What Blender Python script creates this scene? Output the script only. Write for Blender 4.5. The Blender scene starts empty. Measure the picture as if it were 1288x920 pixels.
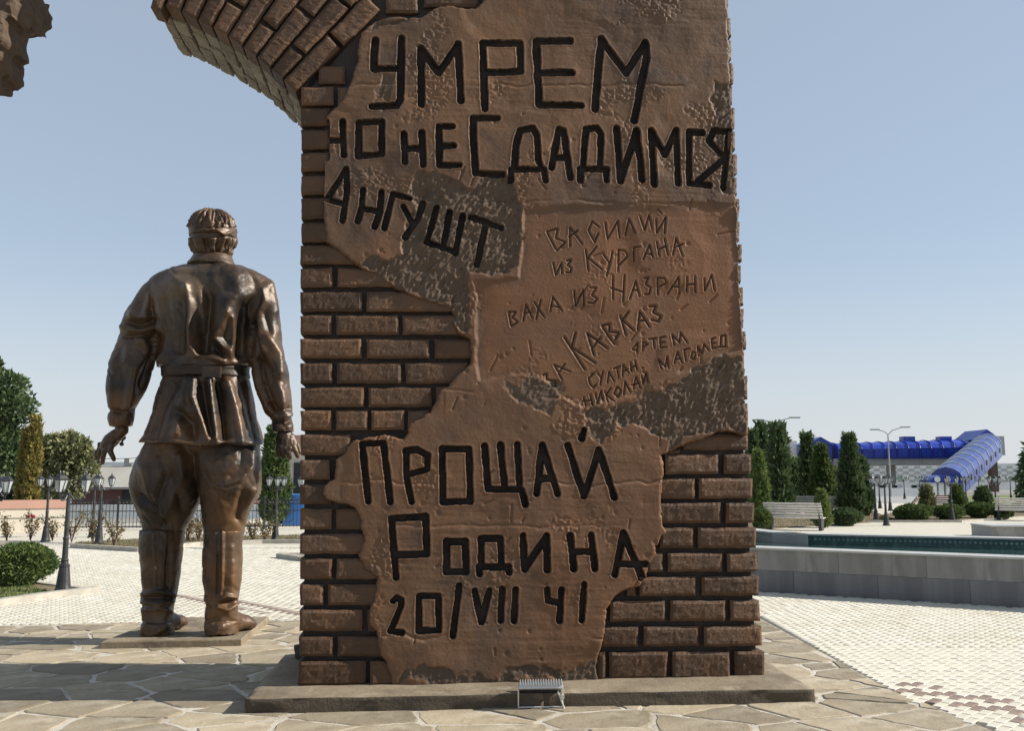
import bpy, math, random
import numpy as np
from mathutils import Vector, Matrix
C = bpy.context.scene.collection
R = math.radians
random.seed(7); RNG = np.random.default_rng(7)

# ------------------------------------------------------------------ camera, sky, sun, exposure
FPX = 1130.0; PITCH = math.atan(140/FPX); CH = 1.8
cd = bpy.data.cameras.new('camera'); cam = bpy.data.objects.new('camera', cd); C.objects.link(cam)
cam.location = (0, 0, CH); cam.rotation_euler = (math.pi/2 + PITCH, 0, 0)
cd.sensor_width = 36; cd.lens = 36*FPX/1288; cd.clip_start = .05; cd.clip_end = 6000
bpy.context.scene.camera = cam
SUN_EL = R(32); SUN_AZ = math.atan2(-0.01, 1.0)      # azimuth measured from +X towards +Y
w = bpy.data.worlds.new('World'); bpy.context.scene.world = w; w.use_nodes = True
nt = w.node_tree; nt.nodes.clear()
sky = nt.nodes.new('ShaderNodeTexSky'); sky.sky_type = 'NISHITA'; sky.sun_disc = False
sky.sun_elevation = SUN_EL; sky.sun_rotation = math.pi/2 - SUN_AZ
sky.air_density = 1.0; sky.dust_density = 0.3; sky.ozone_density = 1.0; sky.altitude = 100
bg = nt.nodes.new('ShaderNodeBackground'); bg.inputs['Strength'].default_value = 0.088
wo = nt.nodes.new('ShaderNodeOutputWorld')
hs = nt.nodes.new('ShaderNodeMix'); hs.data_type = 'RGBA'; hs.inputs[0].default_value = .56; hs.inputs[7].default_value = (4.15, 4.8, 5.6, 1)   # thin even high haze over the blue
wtc = nt.nodes.new('ShaderNodeTexCoord'); wsx = nt.nodes.new('ShaderNodeSeparateXYZ'); nt.links.new(wtc.outputs['Generated'], wsx.inputs[0])
wmr = nt.nodes.new('ShaderNodeMapRange'); wmr.interpolation_type = 'SMOOTHSTEP'; wmr.inputs[1].default_value = -.02; wmr.inputs[2].default_value = .26; wmr.inputs[3].default_value = .82; wmr.inputs[4].default_value = 0   # haze thickens towards the horizon all round
nt.links.new(wsx.outputs[2], wmr.inputs[0]); hz2 = nt.nodes.new('ShaderNodeMix'); hz2.data_type = 'RGBA'; hz2.inputs[7].default_value = (5.2, 5.4, 5.7, 1); nt.links.new(wmr.outputs[0], hz2.inputs[0])
nt.links.new(sky.outputs[0], hs.inputs[6]); nt.links.new(hs.outputs[2], hz2.inputs[6]); nt.links.new(hz2.outputs[2], bg.inputs[0]); nt.links.new(bg.outputs[0], wo.inputs[0])
sd = bpy.data.lights.new('sun', 'SUN'); sd.energy = 5.0; sd.angle = R(.5); sd.color = (1, .93, .82)
so = bpy.data.objects.new('sun', sd); C.objects.link(so)
SDIR = Vector((math.cos(SUN_EL)*math.cos(SUN_AZ), math.cos(SUN_EL)*math.sin(SUN_AZ), math.sin(SUN_EL)))
so.rotation_euler = SDIR.to_track_quat('Z', 'Y').to_euler(); so.location = (30, 0, 30)
vs = bpy.context.scene.view_settings
vs.view_transform = 'Standard'; vs.look = 'None'; vs.exposure = 0.58; vs.gamma = 1

# ------------------------------------------------------------------ camera maths
cp, sp = math.cos(PITCH), math.sin(PITCH)
def ray(px, py):
    a = (px-644)/FPX; b = (460-py)/FPX
    return np.array([a, cp - b*sp, sp + b*cp])
def onY(px, py, Y):
    d = ray(px, py); t = Y/d[1]; return Vector((d[0]*t, Y, CH + d[2]*t))
def onZ(px, py, z=0.0):
    d = ray(px, py); t = (z-CH)/d[2]; return Vector((d[0]*t, d[1]*t, z))
def project(P):
    P = np.asarray(P); X = P[..., 0]; Y = P[..., 1]; Z = P[..., 2]-CH
    d = Y*cp + Z*sp; u = -Y*sp + Z*cp
    return 644 + FPX*X/d, 460 - FPX*u/d

# ------------------------------------------------------------------ helpers
def new_mesh(name, V, F, mats=None, smooth=False, parent=None, mi=None):
    me = bpy.data.meshes.new(name)
    V = np.asarray(V, dtype=np.float32).reshape(-1, 3)
    if isinstance(F, np.ndarray) and F.ndim == 2:
        k = F.shape[1]; n = len(F)
        me.vertices.add(len(V)); me.vertices.foreach_set('co', V.ravel())
        me.loops.add(n*k); me.loops.foreach_set('vertex_index', F.ravel().astype(np.int32))
        me.polygons.add(n); me.polygons.foreach_set('loop_start', np.arange(0, n*k, k, dtype=np.int32))
        me.update(calc_edges=True); me.validate()
    else:
        me.from_pydata([tuple(v) for v in V], [], [tuple(int(i) for i in f) for f in F])
    if mats is not None:
        for m in (mats if isinstance(mats, (list, tuple)) else [mats]): me.materials.append(m)
    if mi is not None: me.polygons.foreach_set('material_index', np.asarray(mi, dtype=np.int32))
    if smooth: me.polygons.foreach_set('use_smooth', np.ones(len(me.polygons), dtype=bool))
    me.update()
    o = bpy.data.objects.new(name, me); C.objects.link(o)
    if parent is not None: o.parent = parent
    return o
def empty(name, loc, label, cat, group=None, rz=0):
    o = bpy.data.objects.new(name, None); C.objects.link(o); o.location = loc; o.rotation_euler = (0, 0, rz)
    o.empty_display_size = .2
    o['label'] = label; o['category'] = cat
    if group: o['group'] = group
    return o
def tag(o, label, cat, group=None, kind=None):
    o['label'] = label; o['category'] = cat
    if group: o['group'] = group
    if kind: o['kind'] = kind
    return o
def struct(o): o['kind'] = 'structure'; return o
def copy_tree(o, parent=None):
    c = o.copy(); C.objects.link(c)
    if parent is not None: c.parent = parent
    for ch in list(o.children): copy_tree(ch, c)
    return c
class MB:
    """collects boxes, tubes, prisms; build() links them as ONE mesh"""
    def __init__(s): s.V = []; s.F = []
    def add(s, V, F):
        b = len(s.V); s.V += [tuple(v) for v in V]; s.F += [tuple(i+b for i in f) for f in F]
    def box(s, c, d, rz=0, rx=0):
        M = Matrix.Rotation(rz, 3, 'Z') @ Matrix.Rotation(rx, 3, 'X'); c = Vector(c)
        V = [c + M @ Vector((x*d[0]/2, y*d[1]/2, z*d[2]/2)) for x in (-1, 1) for y in (-1, 1) for z in (-1, 1)]
        s.add(V, [(0, 1, 3, 2), (4, 6, 7, 5), (0, 4, 5, 1), (2, 3, 7, 6), (0, 2, 6, 4), (1, 5, 7, 3)]); return s
    def tube(s, pts, rad, n=8, cap=True):
        pts = [Vector(p) for p in pts]; rad = rad if hasattr(rad, '__len__') else [rad]*len(pts)
        V = []; F = []; up = Vector((0, 0, 1))
        for i, p in enumerate(pts):
            t = (pts[min(i+1, len(pts)-1)] - pts[max(i-1, 0)]).normalized()
            a = t.cross(up if abs(t.z) < .95 else Vector((1, 0, 0))).normalized(); b = t.cross(a)
            V += [p + (a*math.cos(2*math.pi*k/n) + b*math.sin(2*math.pi*k/n))*rad[i] for k in range(n)]
        for i in range(len(pts)-1):
            for k in range(n): F.append((i*n+k, i*n+(k+1) % n, (i+1)*n+(k+1) % n, (i+1)*n+k))
        if cap: F += [tuple(range(n))[::-1], tuple(range((len(pts)-1)*n, len(pts)*n))]
        s.add(V, F); return s
    def lathe(s, prof, n=16, at=(0, 0, 0)):
        V = []; F = []
        for r, z in prof: V += [(at[0]+r*math.cos(2*math.pi*k/n), at[1]+r*math.sin(2*math.pi*k/n), at[2]+z) for k in range(n)]
        for i in range(len(prof)-1):
            for k in range(n): F.append((i*n+k, i*n+(k+1) % n, (i+1)*n+(k+1) % n, (i+1)*n+k))
        F += [tuple(range(n))[::-1], tuple(range((len(prof)-1)*n, len(prof)*n))]
        s.add(V, F); return s
    def prism(s, poly, z0, z1):
        n = len(poly)
        V = [(p[0], p[1], z0) for p in poly] + [(p[0], p[1], z1) for p in poly]
        F = [tuple(range(n))[::-1], tuple(range(n, 2*n))] + [(i, (i+1) % n, n+(i+1) % n, n+i) for i in range(n)]
        s.add(V, F); return s
    def build(s, name, m, parent=None, smooth=False): return new_mesh(name, s.V, s.F, m, smooth, parent)

# value noise on 2-D / 3-D numpy arrays
def _fade(t): return t*t*(3-2*t)
def noise2(x, y, seed=0):
    T = np.random.default_rng(seed).random((256, 256)).astype(np.float32)
    xi = np.floor(x).astype(int); yi = np.floor(y).astype(int); fx = _fade(x-xi); fy = _fade(y-yi)
    g = lambda a, b: T[a & 255, b & 255]
    return (g(xi, yi)*(1-fx)+g(xi+1, yi)*fx)*(1-fy) + (g(xi, yi+1)*(1-fx)+g(xi+1, yi+1)*fx)*fy
def fbm2(x, y, seed=0, o=4):
    s = 0; a = .5
    for i in range(o): s = s + a*noise2(x*2**i, y*2**i, seed+i); a *= .5
    return s
def noise3(P, seed=0):
    T = np.random.default_rng(seed).random((32, 32, 32)).astype(np.float32)
    i = np.floor(P).astype(int); f = _fade(P-i); r = 0
    for a in (0, 1):
        for b in (0, 1):
            for c in (0, 1):
                w_ = (f[:, 0] if a else 1-f[:, 0])*(f[:, 1] if b else 1-f[:, 1])*(f[:, 2] if c else 1-f[:, 2])
                r = r + w_*T[(i[:, 0]+a) & 31, (i[:, 1]+b) & 31, (i[:, 2]+c) & 31]
    return r
def inpoly(x, y, poly):
    r = np.zeros(x.shape, bool); n = len(poly)
    for i in range(n):
        x0, y0 = poly[i]; x1, y1 = poly[(i+1) % n]
        if y0 == y1: continue
        c = ((y0 > y) != (y1 > y)) & (x < (x1-x0)*(y-y0)/(y1-y0)+x0); r ^= c
    return r
def segdist(x, y, p, q):
    dx, dy = q[0]-p[0], q[1]-p[1]; L = dx*dx+dy*dy+1e-12
    t = np.clip(((x-p[0])*dx+(y-p[1])*dy)/L, 0, 1)
    return np.hypot(x-p[0]-t*dx, y-p[1]-t*dy)
def polydist(x, y, poly, closed=True):
    d = np.full(x.shape, 1e9)
    for i in range(len(poly) if closed else len(poly)-1): d = np.minimum(d, segdist(x, y, poly[i], poly[(i+1) % len(poly)]))
    return d

# ------------------------------------------------------------------ materials
def mat(name, base, rough=.7, metal=0, var=None, scale=3., bump=0., bscale=40., spec=.5, objvar=0, stretch=None, detail=6, extra=None, bdist=.02):
    """base colour with procedural variation: var = list of (colour, threshold low, high, scale)"""
    m = bpy.data.materials.new(name); m.use_nodes = True; N = m.node_tree.nodes; L = m.node_tree.links
    b = N['Principled BSDF']; b.inputs['Roughness'].default_value = rough; b.inputs['Metallic'].default_value = metal
    b.inputs['Specular IOR Level'].default_value = spec
    tc = N.new('ShaderNodeTexCoord'); src = tc.outputs['Object']
    if stretch:
        mp = N.new('ShaderNodeMapping'); mp.inputs['Scale'].default_value = stretch; L.new(src, mp.inputs[0]); vsrc = mp.outputs[0]
    else: vsrc = src
    cur = None
    for i, (col, lo, hi, sc) in enumerate(var or []):
        n = N.new('ShaderNodeTexNoise'); n.inputs['Scale'].default_value = sc; n.inputs['Detail'].default_value = detail
        n.inputs['Roughness'].default_value = .6
        n.noise_dimensions = '4D'; n.inputs['W'].default_value = i*3.7
        L.new(vsrc, n.inputs['Vector'])
        mr = N.new('ShaderNodeMapRange'); mr.inputs[1].default_value = lo; mr.inputs[2].default_value = hi
        L.new(n.outputs[0], mr.inputs[0])
        mx = N.new('ShaderNodeMix'); mx.data_type = 'RGBA'
        if cur is None: mx.inputs[6].default_value = (*base, 1)
        else: L.new(cur, mx.inputs[6])
        mx.inputs[7].default_value = (*col, 1); L.new(mr.outputs[0], mx.inputs[0]); cur = mx.outputs[2]
    if objvar:
        oi = N.new('ShaderNodeObjectInfo'); mr = N.new('ShaderNodeMapRange')
        mr.inputs[3].default_value = 1-objvar; mr.inputs[4].default_value = 1+objvar*.6; L.new(oi.outputs['Random'], mr.inputs[0])
        hv = N.new('ShaderNodeHueSaturation'); L.new(mr.outputs[0], hv.inputs['Value'])
        if cur is None: hv.inputs['Color'].default_value = (*base, 1)
        else: L.new(cur, hv.inputs['Color'])
        cur = hv.outputs[0]
    if cur is None: b.inputs['Base Color'].default_value = (*base, 1)
    else: L.new(cur, b.inputs['Base Color'])
    if bump:
        n = N.new('ShaderNodeTexNoise'); n.inputs['Scale'].default_value = bscale; n.inputs['Detail'].default_value = 8; n.inputs['Roughness'].default_value = .65
        L.new(src, n.inputs['Vector']); bp = N.new('ShaderNodeBump'); bp.inputs['Strength'].default_value = bump; bp.inputs['Distance'].default_value = bdist
        L.new(n.outputs[0], bp.inputs['Height']); L.new(bp.outputs[0], b.inputs['Normal'])
    return m
M = {}
M['plaster'] = mat('bronze_plaster', (.105, .063, .037), .6, .06, [((.155, .083, .042), .42, .60, .9), ((.066, .045, .034), .50, .70, 2.3), ((.15, .11, .074), .58, .8, 5.), ((.048, .036, .03), .58, .74, .8)], bump=.22, bscale=45, spec=.3)
M['rough'] = mat('bronze_rough', (.098, .071, .052), .78, .03, [((.115, .084, .062), .4, .65, 5.), ((.07, .052, .04), .55, .75, 2.)], bump=.4, bscale=50, spec=.08)
M['brick'] = mat('bronze_brick', (.090, .053, .032), .62, .06, [((.118, .064, .035), .42, .62, 3.), ((.062, .042, .029), .52, .7, 1.6), ((.10, .070, .047), .6, .8, 12.)], bump=.45, bscale=50, objvar=.28, spec=.25)
M['soffit_bounce'] = mat('bronze_soffit_bounce', (.27, .245, .20), .8, 0, [((.18, .16, .13), .45, .65, 3.), ((.33, .30, .25), .55, .75, 9.)], bump=.7, bscale=40, objvar=.2, spec=.2)  # arch underside: bounce light from the paving put into a paler colour
M['joint'] = mat('bronze_joint', (.03, .023, .02), .8, .1, [((.045, .033, .027), .4, .7, 4.)], bump=.5, bscale=40)
M['groove_shade'] = mat('bronze_groove_shade', (.034, .025, .02), .75, .05, [((.02, .016, .014), .45, .6, 5.), ((.06, .045, .036), .6, .75, 9.)], bump=.6, bscale=40, spec=.25)  # letter cuts: their deep shade put into a near-black bronze colour
M['statue'] = mat('bronze_statue', (.082, .051, .030), .42, .16, [((.135, .070, .031), .45, .65, 1.3), ((.026, .019, .014), .48, .62, 1.25), ((.16, .12, .078), .56, .78, .9)], bump=.3, bscale=22, spec=.5)
M['statue_dark'] = mat('bronze_statue_dark', (.035, .026, .021), .5, .15, [((.06, .04, .028), .45, .7, 2.)], bump=.3, bscale=18, spec=.4)
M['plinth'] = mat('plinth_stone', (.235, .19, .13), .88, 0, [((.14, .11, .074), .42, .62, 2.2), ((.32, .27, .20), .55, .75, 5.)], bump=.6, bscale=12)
M['plinth_side'] = mat('plinth_side', (.075, .057, .037), .85, 0, [((.045, .035, .026), .45, .65, 2.6), ((.14, .11, .075), .56, .78, 6.)], bump=.7, bscale=22, stretch=(1, 1, 2))  # stained sides, with their shade put into a darker colour than the top
M['flag'] = mat('flagstone', (.335, .28, .195), .88, 0, [((.25, .205, .14), .42, .62, 1.3), ((.41, .36, .27), .5, .72, 3.2), ((.19, .16, .12), .6, .8, 7.)], bump=.6, bscale=9, objvar=.34)
M['flagjoint'] = mat('flag_mortar', (.50, .46, .39), .9, 0, [((.34, .30, .24), .45, .65, 3.)], bump=.6, bscale=30)
M['paver'] = mat('paver_cream', (.59, .56, .475), .88, 0, [((.51, .475, .385), .42, .66, .9), ((.65, .62, .55), .5, .7, 5.), ((.44, .40, .32), .62, .8, 2.6)], bump=.25, bscale=60, objvar=.07, spec=.2)
M['paver_red'] = mat('paver_brown', (.27, .21, .175), .88, 0, [((.22, .165, .14), .4, .65, 4.)], bump=.25, bscale=60, objvar=.1, spec=.2)
M['sandjoint'] = mat('joint_sand', (.40, .365, .29), .95, 0, [((.3, .27, .21), .4, .65, 2.)])
M['granite'] = mat('granite', (.20, .195, .185), .5, 0, [((.28, .275, .26), .42, .6, 2.4), ((.13, .13, .13), .52, .72, 5.), ((.36, .35, .33), .62, .76, 8.)], bump=.1, bscale=90, stretch=(1, 1, .22), objvar=.14)
M['granite_wet'] = mat('granite_wet', (.135, .138, .148), .42, 0, [((.19, .193, .20), .42, .6, 1.8), ((.34, .34, .34), .62, .74, 6.)], bump=.1, bscale=90, stretch=(1.6, 1.6, .16), objvar=.12)
M['coping'] = mat('coping', (.44, .44, .42), .5, 0, [((.33, .33, .32), .45, .7, 3.)], bump=.1)
M['tile_green'] = mat('tile_green', (.018, .06, .058), .25, 0, [((.05, .12, .11), .5, .62, 9.)])
M['tile_band'] = mat('tile_band', (.10, .17, .165), .3, 0, [((.2, .28, .27), .5, .6, 2.)])
M['tile_white'] = mat('tile_white', (.65, .68, .67), .35)
M['iron'] = mat('lamp_iron', (.03, .032, .034), .45, .3, [((.06, .06, .06), .5, .7, 8.)])
M['dark'] = mat('dark', (.02, .02, .022), .6)
M['soil'] = mat('soil', (.13, .095, .06), .95, 0, [((.20, .17, .09), .4, .6, 3.), ((.07, .05, .035), .5, .7, 9.)], bump=.6, bscale=20)
M['grass'] = mat('grass', (.10, .135, .035), .9, 0, [((.17, .16, .06), .45, .65, 2.)], objvar=0)
M['kerb'] = mat('kerb', (.42, .39, .34), .85, 0, [((.3, .28, .24), .4, .7, 5.)], bump=.2)
M['cream'] = mat('cream_wall', (.60, .54, .45), .85, 0, [((.5, .44, .36), .45, .7, .8)])
M['pink'] = mat('pink_cap', (.50, .29, .22), .85, 0, [((.4, .24, .19), .4, .7, 1.)])
M['white'] = mat('white_paint', (.75, .76, .74), .6, 0, [((.62, .62, .6), .45, .7, 1.2)])
M['slat'] = mat('bench_slat', (.62, .60, .57), .6, 0, [((.48, .45, .42), .4, .7, 5.)], objvar=.1)
M['slat_brown'] = mat('bench_slat_brown', (.26, .15, .10), .5, 0, [((.2, .11, .08), .4, .7, 5.)], objvar=.1)
M['blue'] = mat('blue_panel', (.012, .04, .36), .3, 0, [((.03, .08, .46), .5, .66, .35), ((.008, .02, .20), .45, .7, .9)], objvar=.12)
M['blue_glass'] = mat('blue_glass', (.02, .042, .20), .25, 0, [((.07, .10, .28), .48, .66, .5)], objvar=.15)
M['conc'] = mat('concrete', (.33, .33, .31), .8, 0, [((.24, .24, .23), .4, .7, .6)])
M['asphalt'] = mat('asphalt', (.20, .195, .18), .9, 0, [((.27, .26, .235), .45, .65, .05)])
M['roof'] = mat('slate_roof', (.36, .35, .31), .9, 0, [((.27, .26, .23), .4, .7, .5)], bump=.3, bscale=3)
M['redwall'] = mat('red_wall', (.15, .07, .065), .85, 0, [((.2, .1, .09), .4, .7, .5)])
M['redroof'] = mat('red_roof', (.35, .08, .06), .7)
M['green_paint'] = mat('green_paint', (.02, .33, .16), .5)
M['kiosk'] = mat('kiosk_blue', (.06, .22, .62), .5)
M['grey_tile'] = mat('grey_tile', (.40, .42, .38), .6)
M['green_tile'] = mat('green_tile', (.26, .42, .31), .6)
M['hill'] = mat('hill', (.16, .18, .19), .95)
M['rose'] = mat('rose', (.20, .008, .012), .6)
M['steel'] = mat('steel', (.55, .54, .51), .4, .5)
M['bark'] = mat('bark', (.10, .075, .055), .9, bump=.6, bscale=20)
def copper_panel():
    N = M['plaster'].node_tree.nodes; L = M['plaster'].node_tree.links; b = N['Principled BSDF']; src = b.inputs['Base Color'].links[0].from_socket
    a = N.new('ShaderNodeAttribute'); a.attribute_name = 'panel'; n = N.new('ShaderNodeTexNoise'); n.inputs['Scale'].default_value = 1.6; n.inputs['Detail'].default_value = 5; tc = N.new('ShaderNodeTexCoord'); L.new(tc.outputs['Object'], n.inputs[0])
    r = N.new('ShaderNodeMapRange'); r.inputs[1].default_value = .3; r.inputs[2].default_value = .62; r.inputs[3].default_value = .35; L.new(n.outputs[0], r.inputs[0])
    mu = N.new('ShaderNodeMath'); mu.operation = 'MULTIPLY'; L.new(a.outputs['Fac'], mu.inputs[0]); L.new(r.outputs[0], mu.inputs[1])
    mx = N.new('ShaderNodeMix'); mx.data_type = 'RGBA'; L.new(mu.outputs[0], mx.inputs[0]); L.new(src, mx.inputs[6]); mx.inputs[7].default_value = (.175, .080, .038, 1); L.new(mx.outputs[2], b.inputs['Base Color'])
copper_panel()
def glass_mat():
    m = mat('lantern_glass', (.62, .66, .66), .3); b = m.node_tree.nodes['Principled BSDF']
    b.inputs['Transmission Weight'].default_value = .45; return m
M['glass'] = glass_mat()
def water_mat():
    m = mat('water', (.03, .06, .06), .06, 0, spec=.6, bump=.06, bscale=5.); return m
M['water'] = water_mat()
def leaf(name, a, b_, c):
    m = mat(name, a, .7, 0, [(b_, .42, .6, 2.2), (c, .5, .7, 5.)], spec=.25)
    N = m.node_tree.nodes; L = m.node_tree.links; bs = N['Principled BSDF']; out = N['Material Output']
    tr = N.new('ShaderNodeBsdfTranslucent'); ms = N.new('ShaderNodeMixShader'); ms.inputs[0].default_value = .25
    src = bs.inputs['Base Color'].links[0].from_socket; L.new(src, tr.inputs[0])
    L.new(bs.outputs[0], ms.inputs[1]); L.new(tr.outputs[0], ms.inputs[2]); L.new(ms.outputs[0], out.inputs[0]); return m
M['leaf_dark'] = leaf('leaf_dark', (.07, .11, .05), (.11, .15, .06), (.035, .06, .03))
M['leaf_mid'] = leaf('leaf_mid', (.08, .125, .04), (.13, .17, .05), (.04, .07, .028))
M['leaf_bright'] = leaf('leaf_bright', (.11, .17, .05), (.17, .21, .065), (.055, .10, .03))
M['leaf_gold'] = leaf('leaf_gold', (.20, .18, .05), (.25, .19, .06), (.11, .13, .04))
M['leaf_olive'] = leaf('leaf_olive', (.15, .17, .075), (.24, .24, .12), (.07, .085, .04))
M['leaf_rose'] = leaf('leaf_rose', (.12, .12, .05), (.2, .14, .06), (.07, .09, .04))

# ------------------------------------------------------------------ pillar frame: u right, v up, w out of the face
YAW = R(6)
O0 = onZ(375.5, 865, .12)
UD = Vector((math.cos(YAW), math.sin(YAW), 0)); WD = Vector((math.sin(YAW), -math.cos(YAW), 0)); VD = Vector((0, 0, 1))
def uv_of(px, py):
    d = ray(px, py); n = np.array(WD); o = np.array(O0) - np.array([0, 0, CH])
    t = n.dot(o)/n.dot(d); p = d*t - o
    return float(p.dot(np.array(UD))), float(p[2])
def pw(u, v, w_): return O0 + UD*u + VD*v + WD*w_
def uvpoly(pts): return [uv_of(*p) for p in pts]
MON = empty('monument_pillar', tuple(O0), 'tall bronze ruined wall pillar carved with large Cyrillic words, brick courses at both sides and a broken arch', 'monument')
MON.rotation_euler = (0, 0, YAW)      # local axes: x = u, y = -w, z = v
def loc(u, v, w_): return (u, -w_, v)

# ------------------------------------------------------------------ carved words: strokes in photo pixels, turned into face coordinates
BIG = [  # (word, width px, letters = lists of strokes)
 (9.2, [[[(472,50),(470,71),(470.5,86.5),(500,86)],[(505,47),(504,86),(503.4,125),(499,132.5),(468,134)]],
  [[(530,131),(529.3,60),(551.6,91),(576,55),(579.5,126)]],
  [[(609.5,136),(607,53.6),(654.3,52.7),(655.2,88.4),(609.6,89.8)]],
  [[(717,49.5),(675,50.5),(675,64),(678.5,131),(731,132)],[(682,90.5),(719,90)]],
  [[(748.4,136),(756.6,48),(787.7,91),(811.8,52.7),(813,72),(797.5,151)]]]),
 (8.4, [[[(410,198),(410,153)],[(430.7,152),(432,194)],[(411,176),(430,175.5)]],
  [[(451,154),(480,153),(480,193),(450.5,196),(451,154)]],
  [[(508,168),(509,203)],[(530.4,166),(532.5,207)],[(509,187.5),(531,186)]],
  [[(569,158.6),(551.8,158.6),(552.4,207.7),(577.5,207.7)],[(555,183.5),(571,183)]],
  [[(626,147.6),(595,147.8),(595,175),(598,218),(632.5,218.7)]],
  [[(646.8,213),(648.6,183.6),(654,164),(670,160.4),(675.4,171),(677,201),(681.6,213)],[(642.3,213.6),(684.3,213)],[(642.3,213.6),(642.8,226.4)],[(684,213),(686,227)]],
  [[(693.2,211),(703,162),(709,164),(717.3,223)],[(697.7,198.5),(713,198)]],
  [[(733.4,208.6),(737,162),(750.4,160.4),(755.7,167.5),(754.8,209.5)],[(729,212),(763,213)],[(730,213),(730,227)],[(762,213),(763,227)]],
  [[(775.4,161),(780.4,228),(800.4,164),(807.5,226.4)]],
  [[(822.7,232),(819,164),(836,194.3),(850.4,163),(853,231)]],
  [[(883.4,166.6),(866.8,165.5),(866.8,230.5),(892,232.7)]],
  [[(910,235),(917.5,164),(899,164),(891.8,176.4),(911.5,197)],[(909,201),(878,226.6)]]]),
 (7.6, [[[(411,250),(435,212),(436,240),(430.5,277)],[(414,251.5),(433,256.5)]],
  [[(456.5,238),(454.5,260),(449.5,278)],[(479.7,240.4),(477.7,264.6),(471,285)],[(455.5,262),(476.7,266)]],
  [[(515,249.5),(494,243.4),(483.4,287)]],
  [[(507,259),(518,280)],[(532.2,254.5),(525,274.7),(508.5,298)]],
  [[(549.4,260.6),(536.8,304),(572.6,317),(582,270.6)],[(565.5,266.6),(557.4,309)]],
  [[(593,272.5),(631,286)],[(611,281),(600,333)]]]),
 (8.4, [[[(463,631),(455.5,559),(482,557.5),(491,632)]],
  [[(517.5,632),(511.4,601.4),(510.5,568),(524,566),(538,573),(537,590.7),(515,597)]],
  [[(556,565),(590,565.5),(591,631.5),(557,632),(556,565)]],
  [[(609,561),(614,615.7),(656,616.6),(660.5,635)],[(629.3,560),(634.6,614)],[(650.7,560),(653.4,616)]],
  [[(674.8,621),(681.8,561),(701.2,621.5)],[(678,603.5),(695,602.5)]],
  [[(714,560.5),(734.5,625),(753.2,566),(772.6,626)],[(734.5,541.4),(731.4,552)]]]),
 (8.6, [[[(498,727),(492,653),(535,650.5),(536.8,697.5),(496,699)]],
  [[(561.5,682),(585,682),(586.4,720),(561.8,720),(561.5,682)]],
  [[(602.9,723),(602,714),(639.5,714),(640.4,721)],[(605.5,711.4),(605,678.4),(629.6,678),(630.5,711.4)]],
  [[(657.5,675),(659.8,717),(687,674.5),(688.4,717.5)]],
  [[(717,674),(721.3,716)],[(743.6,674),(748,716)],[(720.4,694.8),(745.4,694.6)]],
  [[(773.4,723),(783.8,671),(807.6,728)],[(779.3,710.7),(812,710.5)]]]),
 (7.8, [[[(494,757),(499,753),(504.5,756),(504,764),(491,795),(505,797)]],
  [[(526.5,751),(551.5,750.5),(552,794),(526.5,794.5),(526.5,751)]],
  [[(577.6,738),(569.3,801)]],
  [[(597,744),(605.5,784),(615.5,744)]],
  [[(631.8,742.5),(629.8,782)]], [[(648.8,743),(646.6,782)]],
  [[(688.5,742.5),(689.2,756.5),(705,760)],[(706,743),(704,782)]],
  [[(734.6,736),(731.6,781)]]])]
def tl(ox, oy, s, L): return [[[(ox+x/s, oy+y/s) for x, y in st] for st in le] for le in L]
SMALL = []
SMALL += tl(670, 250, 6.133, [
 [[(110,250),(185,395)],[(110,250),(195,225),(180,300),(255,330),(185,395)]],
 [[(290,365),(290,215),(385,345)],[(280,290),(350,240)]],
 [[(515,215),(460,170),(432,240),(480,330),(510,260)]],
 [[(562,180),(580,305),(660,165),(675,295)]],
 [[(720,280),(745,150),(795,260)]],
 [[(830,130),(865,240),(900,120),(925,230)]],
 [[(955,150),(960,260),(1030,135),(1020,265)],[(965,75),(995,110)]],
 [[(160,490),(180,585),(225,490),(228,575)]],
 [[(265,475),(300,465),(270,510),(300,530),(295,565),(260,565)]],
 [[(412,390),(432,555)],[(495,365),(425,450),(540,545)]],
 [[(545,420),(590,490)],[(618,400),(600,500),(572,590)]],
 [[(663,560),(665,390),(715,395),(740,435),(670,505)]],
 [[(787,480),(785,370),(835,365)]],
 [[(855,465),(905,350),(930,450)],[(870,415),(925,430)]],
 [[(960,330),(980,440)],[(1020,305),(1045,430)],[(970,390),(1035,360)]],
 [[(1085,430),(1110,300),(1160,440)],[(1095,375),(1165,345)]],
 [[(622,590),(622,775)],[(712,585),(700,790)],[(605,685),(705,720)]],
 [[(752,770),(800,630),(828,750)],[(775,700),(820,705)]],
 [[(865,610),(900,600),(875,655),(915,680),(905,730),(870,735)]],
 [[(970,735),(968,605),(1020,610),(1040,645),(980,675)]],
 [[(1045,730),(1130,600),(1138,725)],[(1075,675),(1135,675)]],
 [[(1195,600),(1195,715)],[(1255,595),(1262,720)],[(1195,660),(1258,655)]]])
SMALL += tl(620, 330, 4.293, [
 [[(1145,85),(1148,150),(1185,65),(1202,150)]],
 [[(85,265),(100,345),(135,320),(105,295),(125,265),(85,265)]],
 [[(165,315),(180,225),(215,300)],[(170,275),(205,265)]],
 [[(225,215),(280,295)],[(260,200),(235,305)]],
 [[(310,265),(325,185),(375,260)],[(315,235),(365,240)]],
 [[(440,150),(450,235),(490,145),(495,230)]],
 [[(525,135),(560,135),(535,175),(565,195),(545,220),(515,215)]]])
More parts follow.
